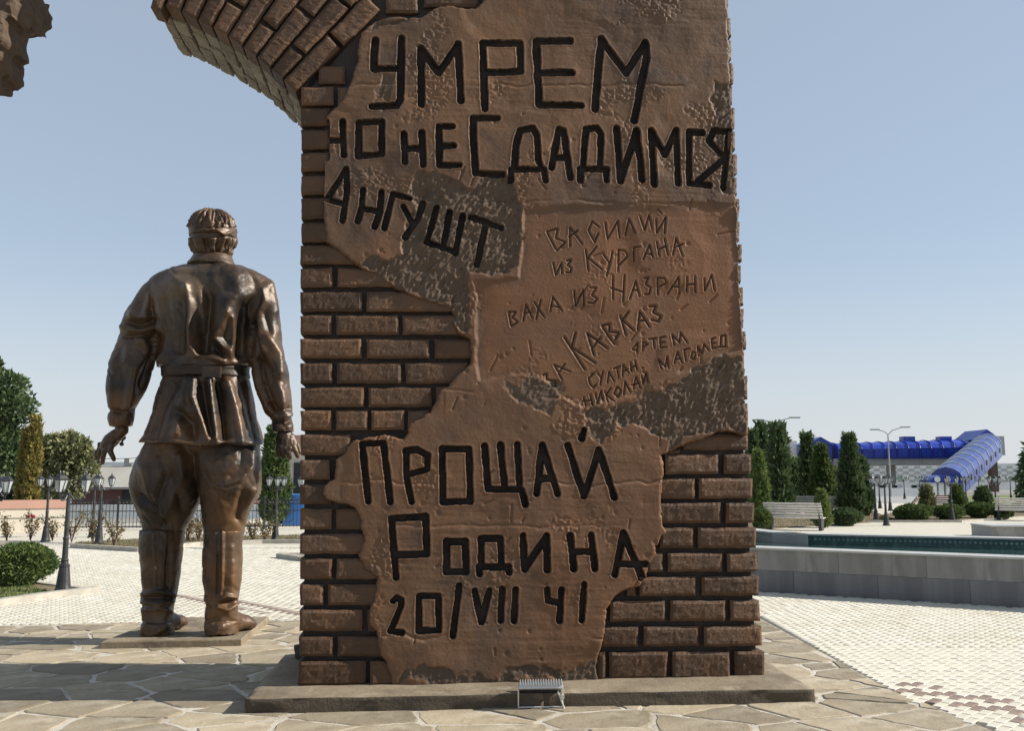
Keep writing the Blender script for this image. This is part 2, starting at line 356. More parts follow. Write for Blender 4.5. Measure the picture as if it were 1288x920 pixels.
SMALL += tl(670, 370, 7.078, [
 [[(95,720),(130,705),(125,760),(205,770),(210,820),(140,830)]],
 [[(265,760),(195,630),(340,690)],[(240,690),(290,620)]],
 [[(285,380),(470,670)],[(385,340),(350,470),(560,610)]],
 [[(550,540),(490,345),(670,480)],[(530,480),(610,380)]],
 [[(620,280),(730,440)],[(620,280),(690,260),(690,330),(775,340),(740,405)]],
 [[(785,190),(835,360)],[(860,150),(805,225),(910,325)]],
 [[(942,310),(960,150),(1045,285)],[(965,235),(1015,225)]],
 [[(1045,105),(1105,100),(1080,160),(1150,190),(1125,240),(1065,225)]],
 [[(550,705),(500,745),(515,800),(545,835),(570,800)]],
 [[(580,700),(615,750)],[(630,685),(605,810)]],
 [[(670,790),(685,690),(730,775)]],
 [[(725,665),(785,640)],[(755,655),(770,740)]],
 [[(805,730),(810,625),(860,700)],[(810,685),(850,670)]],
 [[(875,605),(885,690)],[(915,590),(935,675)],[(880,650),(930,635)]],
 [[(980,655),(988,662)]],
 [[(890,490),(940,430),(935,525)],[(890,490),(935,500)]],
 [[(985,500),(990,420),(1030,440),(995,465)]],
 [[(1040,400),(1110,390)],[(1080,395),(1090,480)]],
 [[(1190,375),(1140,385),(1145,475),(1195,470)],[(1140,430),(1185,425)]]])
SMALL += tl(720, 400, 6.133, [
 [[(790,210),(775,125),(830,190),(840,110),(890,190)]],
 [[(690,395),(670,315),(720,380),(735,295),(745,385)]],
 [[(790,350),(815,260),(850,345)],[(795,320),(845,310)]],
 [[(880,330),(865,245),(905,235)]],
 [[(930,260),(955,270),(945,320),(920,310),(930,260)]],
 [[(975,295),(970,215),(1005,270),(1020,200),(1055,250)]],
 [[(1105,150),(1075,165),(1085,235),(1125,225)],[(1080,195),(1110,190)]],
 [[(1145,220),(1150,140),(1185,130),(1185,220)],[(1135,225),(1190,220)]],
 [[(90,610),(105,680)],[(140,590),(160,675)],[(80,645),(150,635)]],
 [[(180,580),(195,660),(225,560),(240,640)]],
 [[(255,565),(275,650)],[(300,540),(265,590),(320,640)]],
 [[(350,530),(380,560),(355,610),(325,580),(350,530)]],
 [[(400,590),(410,490),(450,570)]],
 [[(475,545),(495,450),(530,540)],[(460,520),(525,500)]],
 [[(540,450),(550,510),(575,420),(590,500)],[(548,410),(560,425)]]])
THICK_SMALL = set(range(31, 37))   # the larger word in the middle is cut a little wider

# ------------------------------------------------------------------ plaster outline and its rough patches (photo pixels on the face plane)
PLAST = [(612,-150),(610,-2),(600,8),(585,9),(570,5),(555,6),(540,13),(530,19),(487,20.5),(475,24),(463,31),(452,40),(451,58),(449,71),(440,104),(436,111),(431,123),(423,132),(411,143),(407,155),(404,200),(403.5,250),(405,275),(411,303),(432,320),(451,333),(479,348),(500,363),(528,377),(560,384),(572,397),(571,408),(576,420),(591,427),(592,447),(591,456),(584,465),(573,474),(566,486),(556,491),(549,505),(543,517),(527,527),(515,534),(513,543),(506,552),(484,548),(460,550),(446,554),(437,562),(432,572),(422,578),(420,603),(408,610),(405,622),(410,630),(429,635),(446,637),(453,655),(457,680),(450,701),(460,718),(474,728),(472,746),(468,758),(463,772),(464,789),(472,796),(473,803),(479,824),(486,832),(493,865),(560,864),(650,861),(755,858.5),(752,848),(754,825),(758,807),(761.5,795),(764.5,770),(769,756),(775,750),(789,743),(806.5,737),(813,727),(816,711),(826,696),(824,689),(838,671),(834,651),(832,630),(835.5,601),(834.6,587),(833,571),(841,568),(851,565),(865,558),(892,549),(904,542),(922,543),(938,549),(941,545),(939.5,500),(935,440),(931,350),(927,260),(923,170),(919,90),(915.5,0),(908,-150)]
ROUGH = [
 [(511,240),(529,216),(541,220),(588,230),(600,222),(638,222),(652,236),(653,341),(614,349),(592,350),(591,365),(593,397),(592,430),(572,412),(560,384),(528,377),(500,363),(455,336),(470,322),(481,321),(505,318),(508,300),(505,285),(520,262)],
 [(941,455),(905,452),(899,455),(883,465),(858,478),(834,491),(824,496),(801,504),(770,512),(742,516),(731,524),(737,541),(755,556),(771,556),(773,534),(808,543),(833,556),(833,571),(851,566),(865,560),(892,550),(922,544),(942,552)],
 [(896,104),(930,104),(936,255),(915,250),(904,230),(899,200),(897,150)],
 [(455,36),(463,31),(475,24),(540,13),(528,24),(505,31),(480,33)],
 [(640,485),(672,472),(700,480),(706,498),(690,520),(664,512),(645,500)],
 [(495,866),(500,848),(560,840),(575,848),(600,842),(700,846),(755,836),(757,862)],
 [(465,108),(478,96),(496,100),(499,127),(468,126)]]
NOTCH = []   # narrow brick ends at the right edge
uvP = uvpoly(PLAST); uvR = [uvpoly(p) for p in ROUGH]
UW = uv_of(940, 550)[0]
def letter_strokes():
    out = []
    for wpx, letters in BIG:
        for le in letters: out.append((wpx*.9, le, True))
    for i, le in enumerate(SMALL): out.append((3.6 if i in THICK_SMALL else 2.7, le, False))
    return out
LET = letter_strokes()
def px2m(px, py): a = uv_of(px, py); b = uv_of(px+1, py); return b[0]-a[0]

HF = {}
def height_at(u, v):
    i = min(max(int((u-HF['us'][0])/.0064+.5), 0), len(HF['us'])-1); j = min(max(int((v-HF['vs'][0])/.0064+.5), 0), len(HF['vs'])-1)
    return float(HF['H'][max(0, j-2):j+3, max(0, i-2):i+3].mean())
def build_plaster():
    st = .0064
    us = np.arange(0.1, 3.98, st); v0 = 0.0; v1 = uv_of(700, -120)[1]; vsx = np.arange(v0, v1, st)
    U, Vv = np.meshgrid(us, vsx)
    # ragged outline: wobble the sample position a little
    wob = .02
    Uq = U + (fbm2(U*9, Vv*9, 1)-.47)*wob*2 + (noise2(U*42, Vv*42, 4)-.5)*.016; Vq = Vv + (fbm2(U*9+50, Vv*9, 2)-.47)*wob*2
    ins = inpoly(Uq, Vq, uvP)
    H = np.zeros_like(U)
    H += (fbm2(U*1.6, Vv*1.6, 3, 3)-.45)*.04 + (fbm2(U*7, Vv*7, 5, 3)-.45)*.009 + (fbm2(U*40, Vv*40, 9, 2)-.4)*.0022
    # trowel lips: horizontal ledges where one coat of plaster overlaps another
    for (a, b, amp) in [((390,104),(930,108),.012), ((600,252),(930,258),.012), ((430,606),(830,610),.010), ((455,665),(830,662),.007), ((560,490),(720,500),.012), ((600,270),(700,268),.006), ((480,800),(760,806),.012)]:
        A = uv_of(*a); B = uv_of(*b); t = np.clip((U-A[0])/(B[0]-A[0]), 0, 1)
        line = A[1] + (B[1]-A[1])*t + (fbm2(U*5, Vv*0+a[1], 21)-.45)*.09
        inside = ((U > A[0]) & (U < B[0])).astype(float)
        d = (Vv-line)/.012; inside = inside*np.clip((noise2(U*2.3, Vv*0+a[1], 23)-.35)*4, 0, 1); H += -amp*.8*inside*np.exp(-np.clip(d, -6, 6)**2) + amp*.7*inside/(1+np.exp(np.clip(d, -30, 30)))*np.exp(-np.clip(line-Vv, 0, 1)/.15)
    # trowel drag, cracks and crumbled spots
    H += (fbm2(U*3.5, Vv*34, 13, 2)-.38)*.006*np.clip((noise2(U*1.3, Vv*1.8, 15)-.35)*4, 0, 1)
    cr = np.clip((fbm2(U*3.1, Vv*3.1, 19, 3)-.56)*18, 0, 1); H += cr*(noise2(U*55, Vv*55, 20)-.6)*.012
    # smoother, slightly sunk copper-red panel behind the small writing
    pp = uvpoly([(655,256),(924,254),(934,440),(890,452),(800,500),(738,516),(706,500),(688,480),(640,470),(602,486),(594,352),(652,346)])
    Up = U + (fbm2(U*3, Vv*3, 55)-.47)*.12; Vp = Vv + (fbm2(U*3+7, Vv*3, 56)-.47)*.12; ip = inpoly(Up, Vp, pp); pdist = polydist(Up, Vp, pp)
    panel = np.where(ip, np.clip(pdist/.10, 0, 1), 0); H = H*(1-.55*panel) - .014*np.where(ip, np.clip(pdist/.03, 0, 1), 0)
    # scratches and chips
    for _ in range(60):
        cx = RNG.uniform(.4, 3.6); cy = RNG.uniform(.2, 4.8); a = RNG.normal(1.2, .5); L = RNG.uniform(.03, .16)
        m = (np.abs(U-cx) < .2) & (np.abs(Vv-cy) < .2)
        H[m] -= .012*np.exp(-(segdist(U[m], Vv[m], (cx, cy), (cx+L*math.cos(a), cy+L*math.sin(a)))/.007)**2)
    for _ in range(170):
        cx = RNG.uniform(.4, 3.7); cy = RNG.uniform(.1, 4.9); r = RNG.uniform(.006, .018)
        m = (np.abs(U-cx) < .06) & (np.abs(Vv-cy) < .06)
        H[m] -= .012*np.exp(-(((U[m]-cx)**2+(Vv[m]-cy)**2)/r**2))
    rough = np.zeros(U.shape); 
    for k, p in enumerate(uvR):
        wb = .13
        Ur = U + (fbm2(U*4.5, Vv*4.5, 31)-.47)*wb*2; Vr = Vv + (fbm2(U*4.5+9, Vv*4.5, 33)-.47)*wb*2
        i = inpoly(Ur, Vr, p); d = polydist(Ur[i], Vr[i], p); r_ = np.zeros(U.shape); r_[i] = np.clip(d/.03, 0, 1)*(1 if k < 4 else .6); rough = np.maximum(rough, r_)
    # chiselled pecks, tilted
    ca, sa = math.cos(.9), math.sin(.9); A_ = U*ca+Vv*sa; B_ = -U*sa+Vv*ca
    pk = (noise2(A_*24, B_*46, 41)-.5)*.020 + (noise2(A_*42, B_*72, 44)-.5)*.013 + (noise2(U*9, Vv*9, 47)-.5)*.014 + (noise2(A_*12+7, B_*20, 48)-.5)*.012 + .002
    H += rough*(pk - .022)
    # shallow step where patches of the lower coat begin
    H -= .012*np.clip((fbm2(U*1.1+4, Vv*1.1, 51, 3)-.5)*14, 0, 1)*(1-rough)*.7
    # grooves
    Hb = H.copy(); HF.update(us=us, vs=vsx, H=Hb)
    for wpx, le, big in LET:
        x0, y0 = le[0][0]; hw = px2m(x0, y0)*wpx/2
        dmin = np.full(U.shape, 1e3); pts = [p for s in le for p in s]; q = [uv_of(*p) for p in pts]
        xs = [a[0] for a in q]; ys = [a[1] for a in q]; m = (U > min(xs)-.12) & (U < max(xs)+.12) & (Vv > min(ys)-.12) & (Vv < max(ys)+.12)
        um = U[m]; vm = Vv[m]; d = np.full(um.shape, 1e3)
        for s in le:
            s = [uv_of(*p) for p in s]
            for a, b in zip(s[:-1], s[1:]): d = np.minimum(d, segdist(um, vm, a, b))
        if big:
            hwv = hw*(1 + (noise2(um*12, vm*12, 61)-.5)*.36 + (noise2(um*45, vm*45, 62)-.5)*.12); t = np.clip((hwv - d)/.0066 + .5, 0, 1)
            H[m] = H[m]*(1-t) + (H[m].mean()*.5-.064)*t + .0025*np.exp(-((d-hwv-.010)/.008)**2)
        else:
            H[m] = H[m] - .015*np.exp(-(d/(hw*.72))**2) + .002*np.exp(-((d-hw*1.7)/(hw*.6))**2)
    edge = np.zeros(U.shape); 
    dd = polydist(Uq, Vq, uvP); H = np.where(ins, H - .022*np.exp(-dd/.007), -.10)
    # sheet over the core; cells wholly outside are dropped
    ny, nx = U.shape; idx = np.arange(ny*nx).reshape(ny, nx)
    c = ins[:-1, :-1] | ins[1:, :-1] | ins[:-1, 1:] | ins[1:, 1:]
    F = np.stack([idx[:-1, :-1][c], idx[:-1, 1:][c], idx[1:, 1:][c], idx[1:, :-1][c]], 1)
    V = np.stack([U.ravel(), -H.ravel(), Vv.ravel()], 1)
    used = np.zeros(len(V), bool); used[F.ravel()] = True; remap = np.cumsum(used)-1
    V = V[used]; F = remap[F]
    # material by region: 0 plaster, 1 chiselled
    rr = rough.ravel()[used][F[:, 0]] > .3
    gr = ((H < -.028) & (Hb-H > .018) & ins & (dd > .01)).ravel()[used][F].sum(1) >= 1  # floors and walls of the cuts, which take the shade-dark bronze
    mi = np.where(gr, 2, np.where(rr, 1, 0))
    low = np.clip(.30 + .8*(fbm2(U*.8+3, Vv*.55+1, 57, 3)-.35) - .35*np.clip((Vv-3.5)/1.2, 0, 1), 0, .7)
    pa = np.maximum(panel, low).ravel()[used]
    o = new_mesh('plaster', V, F, [M['plaster'], M['rough'], M['groove_shade']], True, MON, mi); at = o.data.attributes.new('panel', 'FLOAT', 'POINT'); at.data.foreach_set('value', pa.astype(np.float32)); return o
plaster_obj = build_plaster()

# floors of the cut letters, one part per letter, their shade painted dark
def stroke_ribbon(strokes, hw, wz):
    mb = MB()
    k = 0
    for s in strokes:
        s = [uv_of(*p) for p in s]
        for a, b in zip(s[:-1], s[1:]):
            dx, dy = b[0]-a[0], b[1]-a[1]; L = math.hypot(dx, dy) or 1e-6; dx /= L; dy /= L; nx_, ny_ = -dy*hw, dx*hw; e = hw*.55
            z = wz + k*.0006; k += 1
            q = [(a[0]-dx*e+nx_, a[1]-dy*e+ny_), (a[0]-dx*e-nx_, a[1]-dy*e-ny_), (b[0]+dx*e-nx_, b[1]+dy*e-ny_), (b[0]+dx*e+nx_, b[1]+dy*e+ny_)]
            mb.add([(x, -z, y) for x, y in q] + [(x, -(z-.004), y) for x, y in q], [(0, 1, 2, 3), (7, 6, 5, 4), (0, 4, 5, 1), (1, 5, 6, 2), (2, 6, 7, 3), (3, 7, 4, 0)])
    return mb
def groove_line(strokes, hw, dz):
    mb = MB()
    for s in strokes:
        s = [uv_of(*p) for p in s]
        for a, b in zip(s[:-1], s[1:]):
            dx, dy = b[0]-a[0], b[1]-a[1]; L = math.hypot(dx, dy) or 1e-6; n = max(1, int(L/.02)); nx_, ny_ = -dy/L*hw, dx/L*hw; V = []
            for k in range(n+1):
                t = k/n; u = a[0]+dx*t; v = a[1]+dy*t; z = height_at(u, v) + dz; w_ = (.55 if k in (0, n) else 1)
                V += [(u+nx_*w_, -z, v+ny_*w_), (u-nx_*w_, -z, v-ny_*w_)]
            mb.add(V, [(2*k, 2*k+1, 2*k+3, 2*k+2) for k in range(n)])
    return mb
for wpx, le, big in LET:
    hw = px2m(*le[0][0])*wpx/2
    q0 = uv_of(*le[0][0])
    if big: stroke_ribbon(le, hw*.9, height_at(*q0)*.5-.060).build('carved_letter', M['groove_shade'], MON)
    else: groove_line(le, hw*.42, -.0075).build('scratched_letter', M['groove_shade'], MON)

# ------------------------------------------------------------------ bricks
def brick_mesh(q, w_front, w_back, seed, name='brick', parent=None, amp=.009, m=None, st=.022):
    """q: four (u, v) corners BL BR TR TL; rugged front grid, sides back to w_back"""
    q = [np.array(p) for p in q]; L = np.linalg.norm(q[1]-q[0]); Hh = np.linalg.norm(q[3]-q[0])
    nx = max(3, int(L/st)); ny = max(3, int(Hh/st))
    S, T = np.meshgrid(np.linspace(0, 1, nx+1), np.linspace(0, 1, ny+1))
    P = ((1-S)*(1-T))[..., None]*q[0] + (S*(1-T))[..., None]*q[1] + (S*T)[..., None]*q[2] + ((1-S)*T)[..., None]*q[3]
    rr = np.random.default_rng(seed); ox, oy = rr.random(2)*90
    dE = np.minimum(np.minimum(S, 1-S)*L, np.minimum(T, 1-T)*Hh)
    # irregular outline
    n1 = (fbm2(P[..., 0]*14+ox, P[..., 1]*14+oy, 71)-.47); n2 = (fbm2(P[..., 0]*14+oy, P[..., 1]*14+ox, 73)-.47)
    P[..., 0] += n1*.014; P[..., 1] += n2*.014
    W = w_front + (np.abs(fbm2(P[..., 0]*20+ox, P[..., 1]*30+oy, 75, 3)-.45))*amp*2.6 - amp*.5 + (fbm2(P[..., 0]*3+ox, P[..., 1]*3, 77, 2)-.4)*.02
    W += (S-.5)*rr.normal()*.012 + (T-.5)*rr.normal()*.008
    W -= .016*np.exp(-(dE/.009)) 
    V = [ (a, -c, b) for a, b, c in zip(P[..., 0].ravel(), P[..., 1].ravel(), W.ravel())]
    idx = np.arange((nx+1)*(ny+1)).reshape(ny+1, nx+1)
    F = [tuple(x) for x in np.stack([idx[:-1, :-1].ravel(), idx[:-1, 1:].ravel(), idx[1:, 1:].ravel(), idx[1:, :-1].ravel()], 1)]
    ring = list(idx[0, :]) + list(idx[1:, -1]) + list(idx[-1, :-1][::-1]) + list(idx[1:-1, 0][::-1])
    b0 = len(V)
    for i in ring: V.append((V[i][0], -w_back, V[i][2]))
    n = len(ring)
    for k in range(n): F.append((ring[(k+1) % n], ring[k], b0+k, b0+(k+1) % n))
    F.append(tuple(b0+k for k in range(n))[::-1])
    return new_mesh(name, V, F, m or M['brick'], False, parent)
def brick_px(x0, x1, y0, y1, sl=0.0, deep=.12, wf=-.028, seed=0, corner=None, **k):
    """axis-aligned in the photo with a slight slope sl (px rise per px)"""
    c = [(x0, y1), (x1, y1-(x1-x0)*sl), (x1, y0-(x1-x0)*sl), (x0, y0)]
    q = [uv_of(*p) for p in c]
    return brick_mesh(q, wf, -deep, seed, parent=MON, **k)
rows = []
for y0, y1 in [(107,129),(133,156),(161,185),(190,213),(219,243),(248,273),(278,303)]: rows.append((y0, y1, [(378, 414 if y0 < 270 else 416, 1)]))
rows[0] = (107,129,[(378,419,1),(424,438,0)])
rows += [(307,331,[(377,446,1)]),(336,360,[(377,417,1),(424,503,0)]),(365.5,391,[(377,455,1),(461,572,0)]),(396,420,[(377,416,1),(422.5,501,0),(506,576,0)]),
 (426,450,[(377,454,1),(461,540,0),(547,596,0)]),(456,482,[(377,417,1),(423,504,0),(510,588,0)]),(487,512,[(377,457.5,1),(463.5,543,0),(549,562,0)]),
 (516.5,541,[(377.5,416,1),(422,462,0),(467,508,0),(513,540,0)]),(547,573,[(377.5,440,1)]),(579,604,[(377,414,1)]),(610,635,[(376.5,416,1)]),(641,667,[(376.5,416,1),(422,464,0)]),
 (673,698,[(376.5,462,1)]),(704,730,[(376.5,417,1),(423,482,0)]),(737,763,[(376.5,406,1),(412,478,0)]),(769,796,[(376,455,1),(462,476,0)]),(803,828,[(375.5,418,1),(424,488,0)]),(834,865,[(374.5,460,1),(465,498,0)])]
sd_ = 100
for y0, y1, bs in rows:
    for x0, x1, cn in bs:
        sd_ += 1
        brick_px(x0, x1, y0, y1, sl=.004, deep=(1.06 if cn else .12), seed=sd_, wf=-.03 if x1 < 580 else -.04)
brick_px(400, 433, 79, 101, deep=.12, seed=90, wf=-.045)
rrows = [(572,596.5,[(839,906,0),(913,947,1)]),(602.5,628,[(830,875,0),(881.5,949,1)]),(633.5,659,[(828,908,0),(915,951,1)]),(665,690.5,[(832,874.5,0),(880.5,953,1)]),
 (697,720.5,[(816,835,0),(842,911,0),(917,955,1)]),(727,751,[(790,801,0),(806,878,0),(885,957,1)]),(757.5,783,[(769,838,0),(845,914,0),(921,958,1)]),
 (790,815,[(758,804,0),(811,881,0),(888,961,1)]),(822,856,[(752,762.5,0),(768,841,0),(848,920,0),(927,964,1)])]
for y0, y1, bs in rrows:
    for x0, x1, cn in bs:
        sd_ += 1
        xm = 900; dy = (xm-x0)*.008     # slight fall to the left as the face recedes
        brick_px(x0, x1, y0+dy*0.5, y1+dy*.5, sl=.008, deep=(1.06 if cn else .12), seed=sd_, wf=-.028)
# arched remnant of a course under the chiselled patch
brick_px(862, 944, 547, 566, deep=1.06, seed=991, wf=-.05)
brick_px(836, 858, 566, 572, deep=.12, seed=992, wf=-.05)
# brick ends that show along the right edge under the plaster
ys = [-130,-101,-72,-43,-13,17,46,75,104,131,161,189,219,247,275,304,331,358,386,414,442,470,505,537]
for a, b in zip(ys[:-1], ys[1:]):
    sd_ += 1; xe = 918 + (a+b)/2*.0455; xe += [0, 1.6, -1.2, .8][sd_ % 4]
    brick_px(xe-(9 if a > 40 else 12), xe+.8, a+2.2, b-2.2, sl=.01, deep=1.06, seed=sd_, wf=-.02, amp=.02)
# courses above the carved coat at the top left
for x0, x1, y0, y1 in [(485,526,-13,12),(533,602,-13,4),(500,570,-43,-18),(577,608,-43,-18),(520,608,-73,-48),(540,608,-103,-78)]:
    sd_ += 1; brick_px(x0, x1, y0, y1, deep=.12, seed=sd_, wf=-.04)
# the core behind the bricks
def core():
    L = uvpoly([(381, 866), (381, 112)]); 
    top = uv_of(700, -118)[1]
    poly = [uv_of(380, 865), uv_of(958, 852), uv_of(939, 540), uv_of(914, 0), (uv_of(909, -112)[0], top), (uv_of(470, -112)[0], top), uv_of(384, 105)]
    mb = MB(); V = [(u, .10, v) for u, v in poly] + [(u, 1.03, v) for u, v in poly]; n = len(poly)
    poly[0] = (poly[0][0], 0); 
    mb.add(V, [tuple(range(n)), tuple(range(n, 2*n))[::-1]] + [(i, n+i, n+(i+1) % n, (i+1) % n) for i in range(n)])
    return mb.build('wall_core', M['joint'], MON)
core()

# ------------------------------------------------------------------ broken arch springing to the left
AC = (52.0, 414.0)
def apt(r, a): return uv_of(AC[0]+r*math.cos(R(a)), AC[1]-r*math.sin(R(a)))
cu = np.array(uv_of(*AC))
A0, A1 = 43.4, 69.6; NV = 9; DA = (A1-A0)/NV; gap = .42
for i in range(NV+1):
    a0 = A0 + i*DA + gap/2; a1 = a0 + DA - gap
    cuts = [(439, 518), (524, 602), (608, 680)] if i % 2 == 0 else [(439, 476), (482, 560), (566, 640), (646, 690)]
    if i == NV: a1 = a0 + DA*.62; cuts = [(430, 470), (476, 560), (566, 640)]
    for k, (r0, r1) in enumerate(cuts):
        if r0 > 600 and a0 < 50: continue
        sd_ += 1
        if a0 < 46 and k >= 1: r1 = min(r1, 588)
        if r1-r0 < 8: continue
        q = [apt(r0, a1), apt(r0, a0), apt(r1, a0), apt(r1, a1)]
        brick_mesh(q, -.03, -.26 if k == 0 else -.13, sd_, parent=MON)
    # bricks of the underside, behind the face row
    ds = [(.275, .40), (.415, .66), (.675, .92), (.935, 1.04)] if i % 2 else [(.275, .52), (.535, .78), (.795, 1.04)]
    for d0, d1 in ds:
        sd_ += 1
        q = [np.array(apt(r, a)) for r, a in ((438, a1), (438, a0), (470, a0), (470, a1))]
        rj = random.uniform(-.012, .012)
        mb = MB(); n = 5
        V = []; F = []
        for iy in range(n):
            y = d0 + (d1-d0)*iy/(n-1)
            for ix in range(6):
                t = ix/5; p = q[0]*(1-t)+q[1]*t; s_ = (cu-p)/np.linalg.norm(cu-p)
                e = min(t, 1-t)*5; ey = min(iy, n-1-iy); bmp = random.uniform(-.006, .009) + (.004 if e > .5 and ey > 0 else -.006) + rj
                pp = p + s_*bmp; V.append((pp[0], y, pp[1]))
        for iy in range(n-1):
            for ix in range(5): F.append((iy*6+ix, (iy+1)*6+ix, (iy+1)*6+ix+1, iy*6+ix+1))
        ring = [0, 1, 2, 3, 4, 5] + [6*j+5 for j in range(1, n)] + [6*(n-1)+j for j in range(4, -1, -1)] + [6*j for j in range(n-2, 0, -1)]
        up = (q[3]-q[0]); b0 = len(V)
        for j in ring: V.append((V[j][0]+up[0], V[j][1], V[j][2]+up[1]))
        for j in range(len(ring)): F.append((ring[j], ring[(j+1) % len(ring)], b0+(j+1) % len(ring), b0+j))
        F.append(tuple(b0+j for j in range(len(ring))))
        mb.add(V, F); mb.build('brick', M['soffit_bounce'], MON)
def arch_core():
    inner = [apt(446 if a < 69 else 452, a) for a in np.linspace(A0-1, A1+1.6, 16)]
    outer = [apt(r, a) for r, a in ((470, 72.2), (530, 71.4), (600, 72.0), (692, 70.5))] + [apt(692, a) for a in np.linspace(69, 52, 6)] + [apt(592, 50), apt(592, 44)]
    poly = inner+outer; n = len(poly); V = [(u, .10, v) for u, v in poly] + [(u, 1.0, v) for u, v in poly]
    mb = MB(); mb.add(V, [tuple(range(n)), tuple(range(n, 2*n))[::-1]] + [(i, n+i, n+(i+1) % n, (i+1) % n) for i in range(n)])
    return mb.build('arch_core', M['joint'], MON)
arch_core()

# rugged chunks: union of tilted blocks, voxel-remeshed
DG = lambda: bpy.context.evaluated_depsgraph_get()
def apply_mods(o):
    me = bpy.data.meshes.new_from_object(o.evaluated_get(DG())); old = o.data; o.modifiers.clear(); o.data = me; bpy.data.meshes.remove(old); return o
def remesh(o, vox, smooth=0):
    m = o.modifiers.new('r', 'REMESH'); m.mode = 'VOXEL'; m.voxel_size = vox; m.use_smooth_shade = False
    if smooth: s = o.modifiers.new('s', 'SMOOTH'); s.iterations = smooth; s.factor = .5
    return apply_mods(o)
def getV(o):
    n = len(o.data.vertices); a = np.empty(n*3, np.float32); o.data.vertices.foreach_get('co', a); return a.reshape(-1, 3).astype(float)
def getN(o):
    n = len(o.data.vertices); a = np.empty(n*3, np.float32); o.data.vertices.foreach_get('normal', a); return a.reshape(-1, 3).astype(float)
def setV(o, V): o.data.vertices.foreach_set('co', V.astype(np.float32).ravel()); o.data.update()
def setsmooth(o, f=True): o.data.polygons.foreach_set('use_smooth', np.full(len(o.data.polygons), f)); o.data.update()
def chunk(name, blocks, vox, m, parent, amp=.02, sc=9):
    mb = MB()
    for c, d, rz, rx in blocks: mb.box(c, d, rz, rx)
    o = mb.build(name, m, parent); remesh(o, vox); V = getV(o); N = getN(o)
    n = noise3(V*sc+5, 3)-.5; n2 = noise3(V*sc*2.7+9, 4)-.5; V += N*(n*amp*2 + n2*amp)[:, None]; setV(o, V); return o
bl = []
random.seed(3)
for k in range(9):      # broken end of the arch
    r = 462 + k*28; a = 70.9 - (k % 2)*.5; u, v = apt(r, a)
    bl.append(((u, random.uniform(.48, .56), v), (random.uniform(.1, .2), random.uniform(.8, .96), random.uniform(.14, .19)), random.uniform(-.1, .1), random.uniform(-.2, .2)))
chunk('broken_edge', bl, .02, M['brick'], MON)
# bronze rubble heaped behind the foot of the pillar
bl = [((.03, 1.16, .10), (.22, .34, .34), .3, .2), ((-.02, 1.2, .04), (.3, .3, .16), .6, .1), ((.4, 1.15, .15), (.5, .4, .4), .2, .2), ((1.2, 1.16, .12), (.8, .4, .35), -.1, .1), ((2.2, 1.15, .1), (.7, .4, .3), .2, -.1), ((3.2, 1.16, .06), (.6, .36, .25), -.2, .1)]
chunk('rubble', bl, .03, M['joint'], MON)
# ------------------------------------------------------------------ the neighbouring ruined pillar, its broken arch enters at the top left
MON2 = empty('ruined_pillar', tuple(O0 - UD*4.7), 'jagged end of a broken bronze arch hanging in at the top left corner of the picture', 'monument')
MON2.rotation_euler = (0, 0, YAW); SH = 4.7
def u2(px, py): a = uv_of(px, py); return (a[0]+SH, a[1])
mb = MB(); bl = []
ub, vb = u2(-120, 60)
bl.append(((.35, .4, 1.9), (1.0, .62, 3.9), 0, 0))
lay = [(-60, -40, 110, 60), (-50, 20, 110, 60), (0, -30, 66, 60), (8, 10, 62, 50), (-15, 48, 70, 46), (-20, 78, 60, 40), (-30, 98, 56, 36)]
for px, py, wx, wy in lay:
    px -= 20; py -= 26; wy *= .86
    a = u2(px-wx/2, py+wy/2); b = u2(px+wx/2, py-wy/2)
    bl.append((((a[0]+b[0])/2, random.uniform(.3, .42), (a[1]+b[1])/2), (b[0]-a[0], random.uniform(.5, .62), b[1]-a[1]), random.uniform(-.15, .15), random.uniform(-.25, .25)))
bl.append(((.6, .4, 4.3), (1.3, .6, 1.4), 0, 0)); bl.append(((.3, .4, 5.1), (.9, .6, 1.2), 0, 0))
chunk('broken_wall', bl, .025, M['rough'], MON2, amp=.045, sc=7)
struct_dummy = None

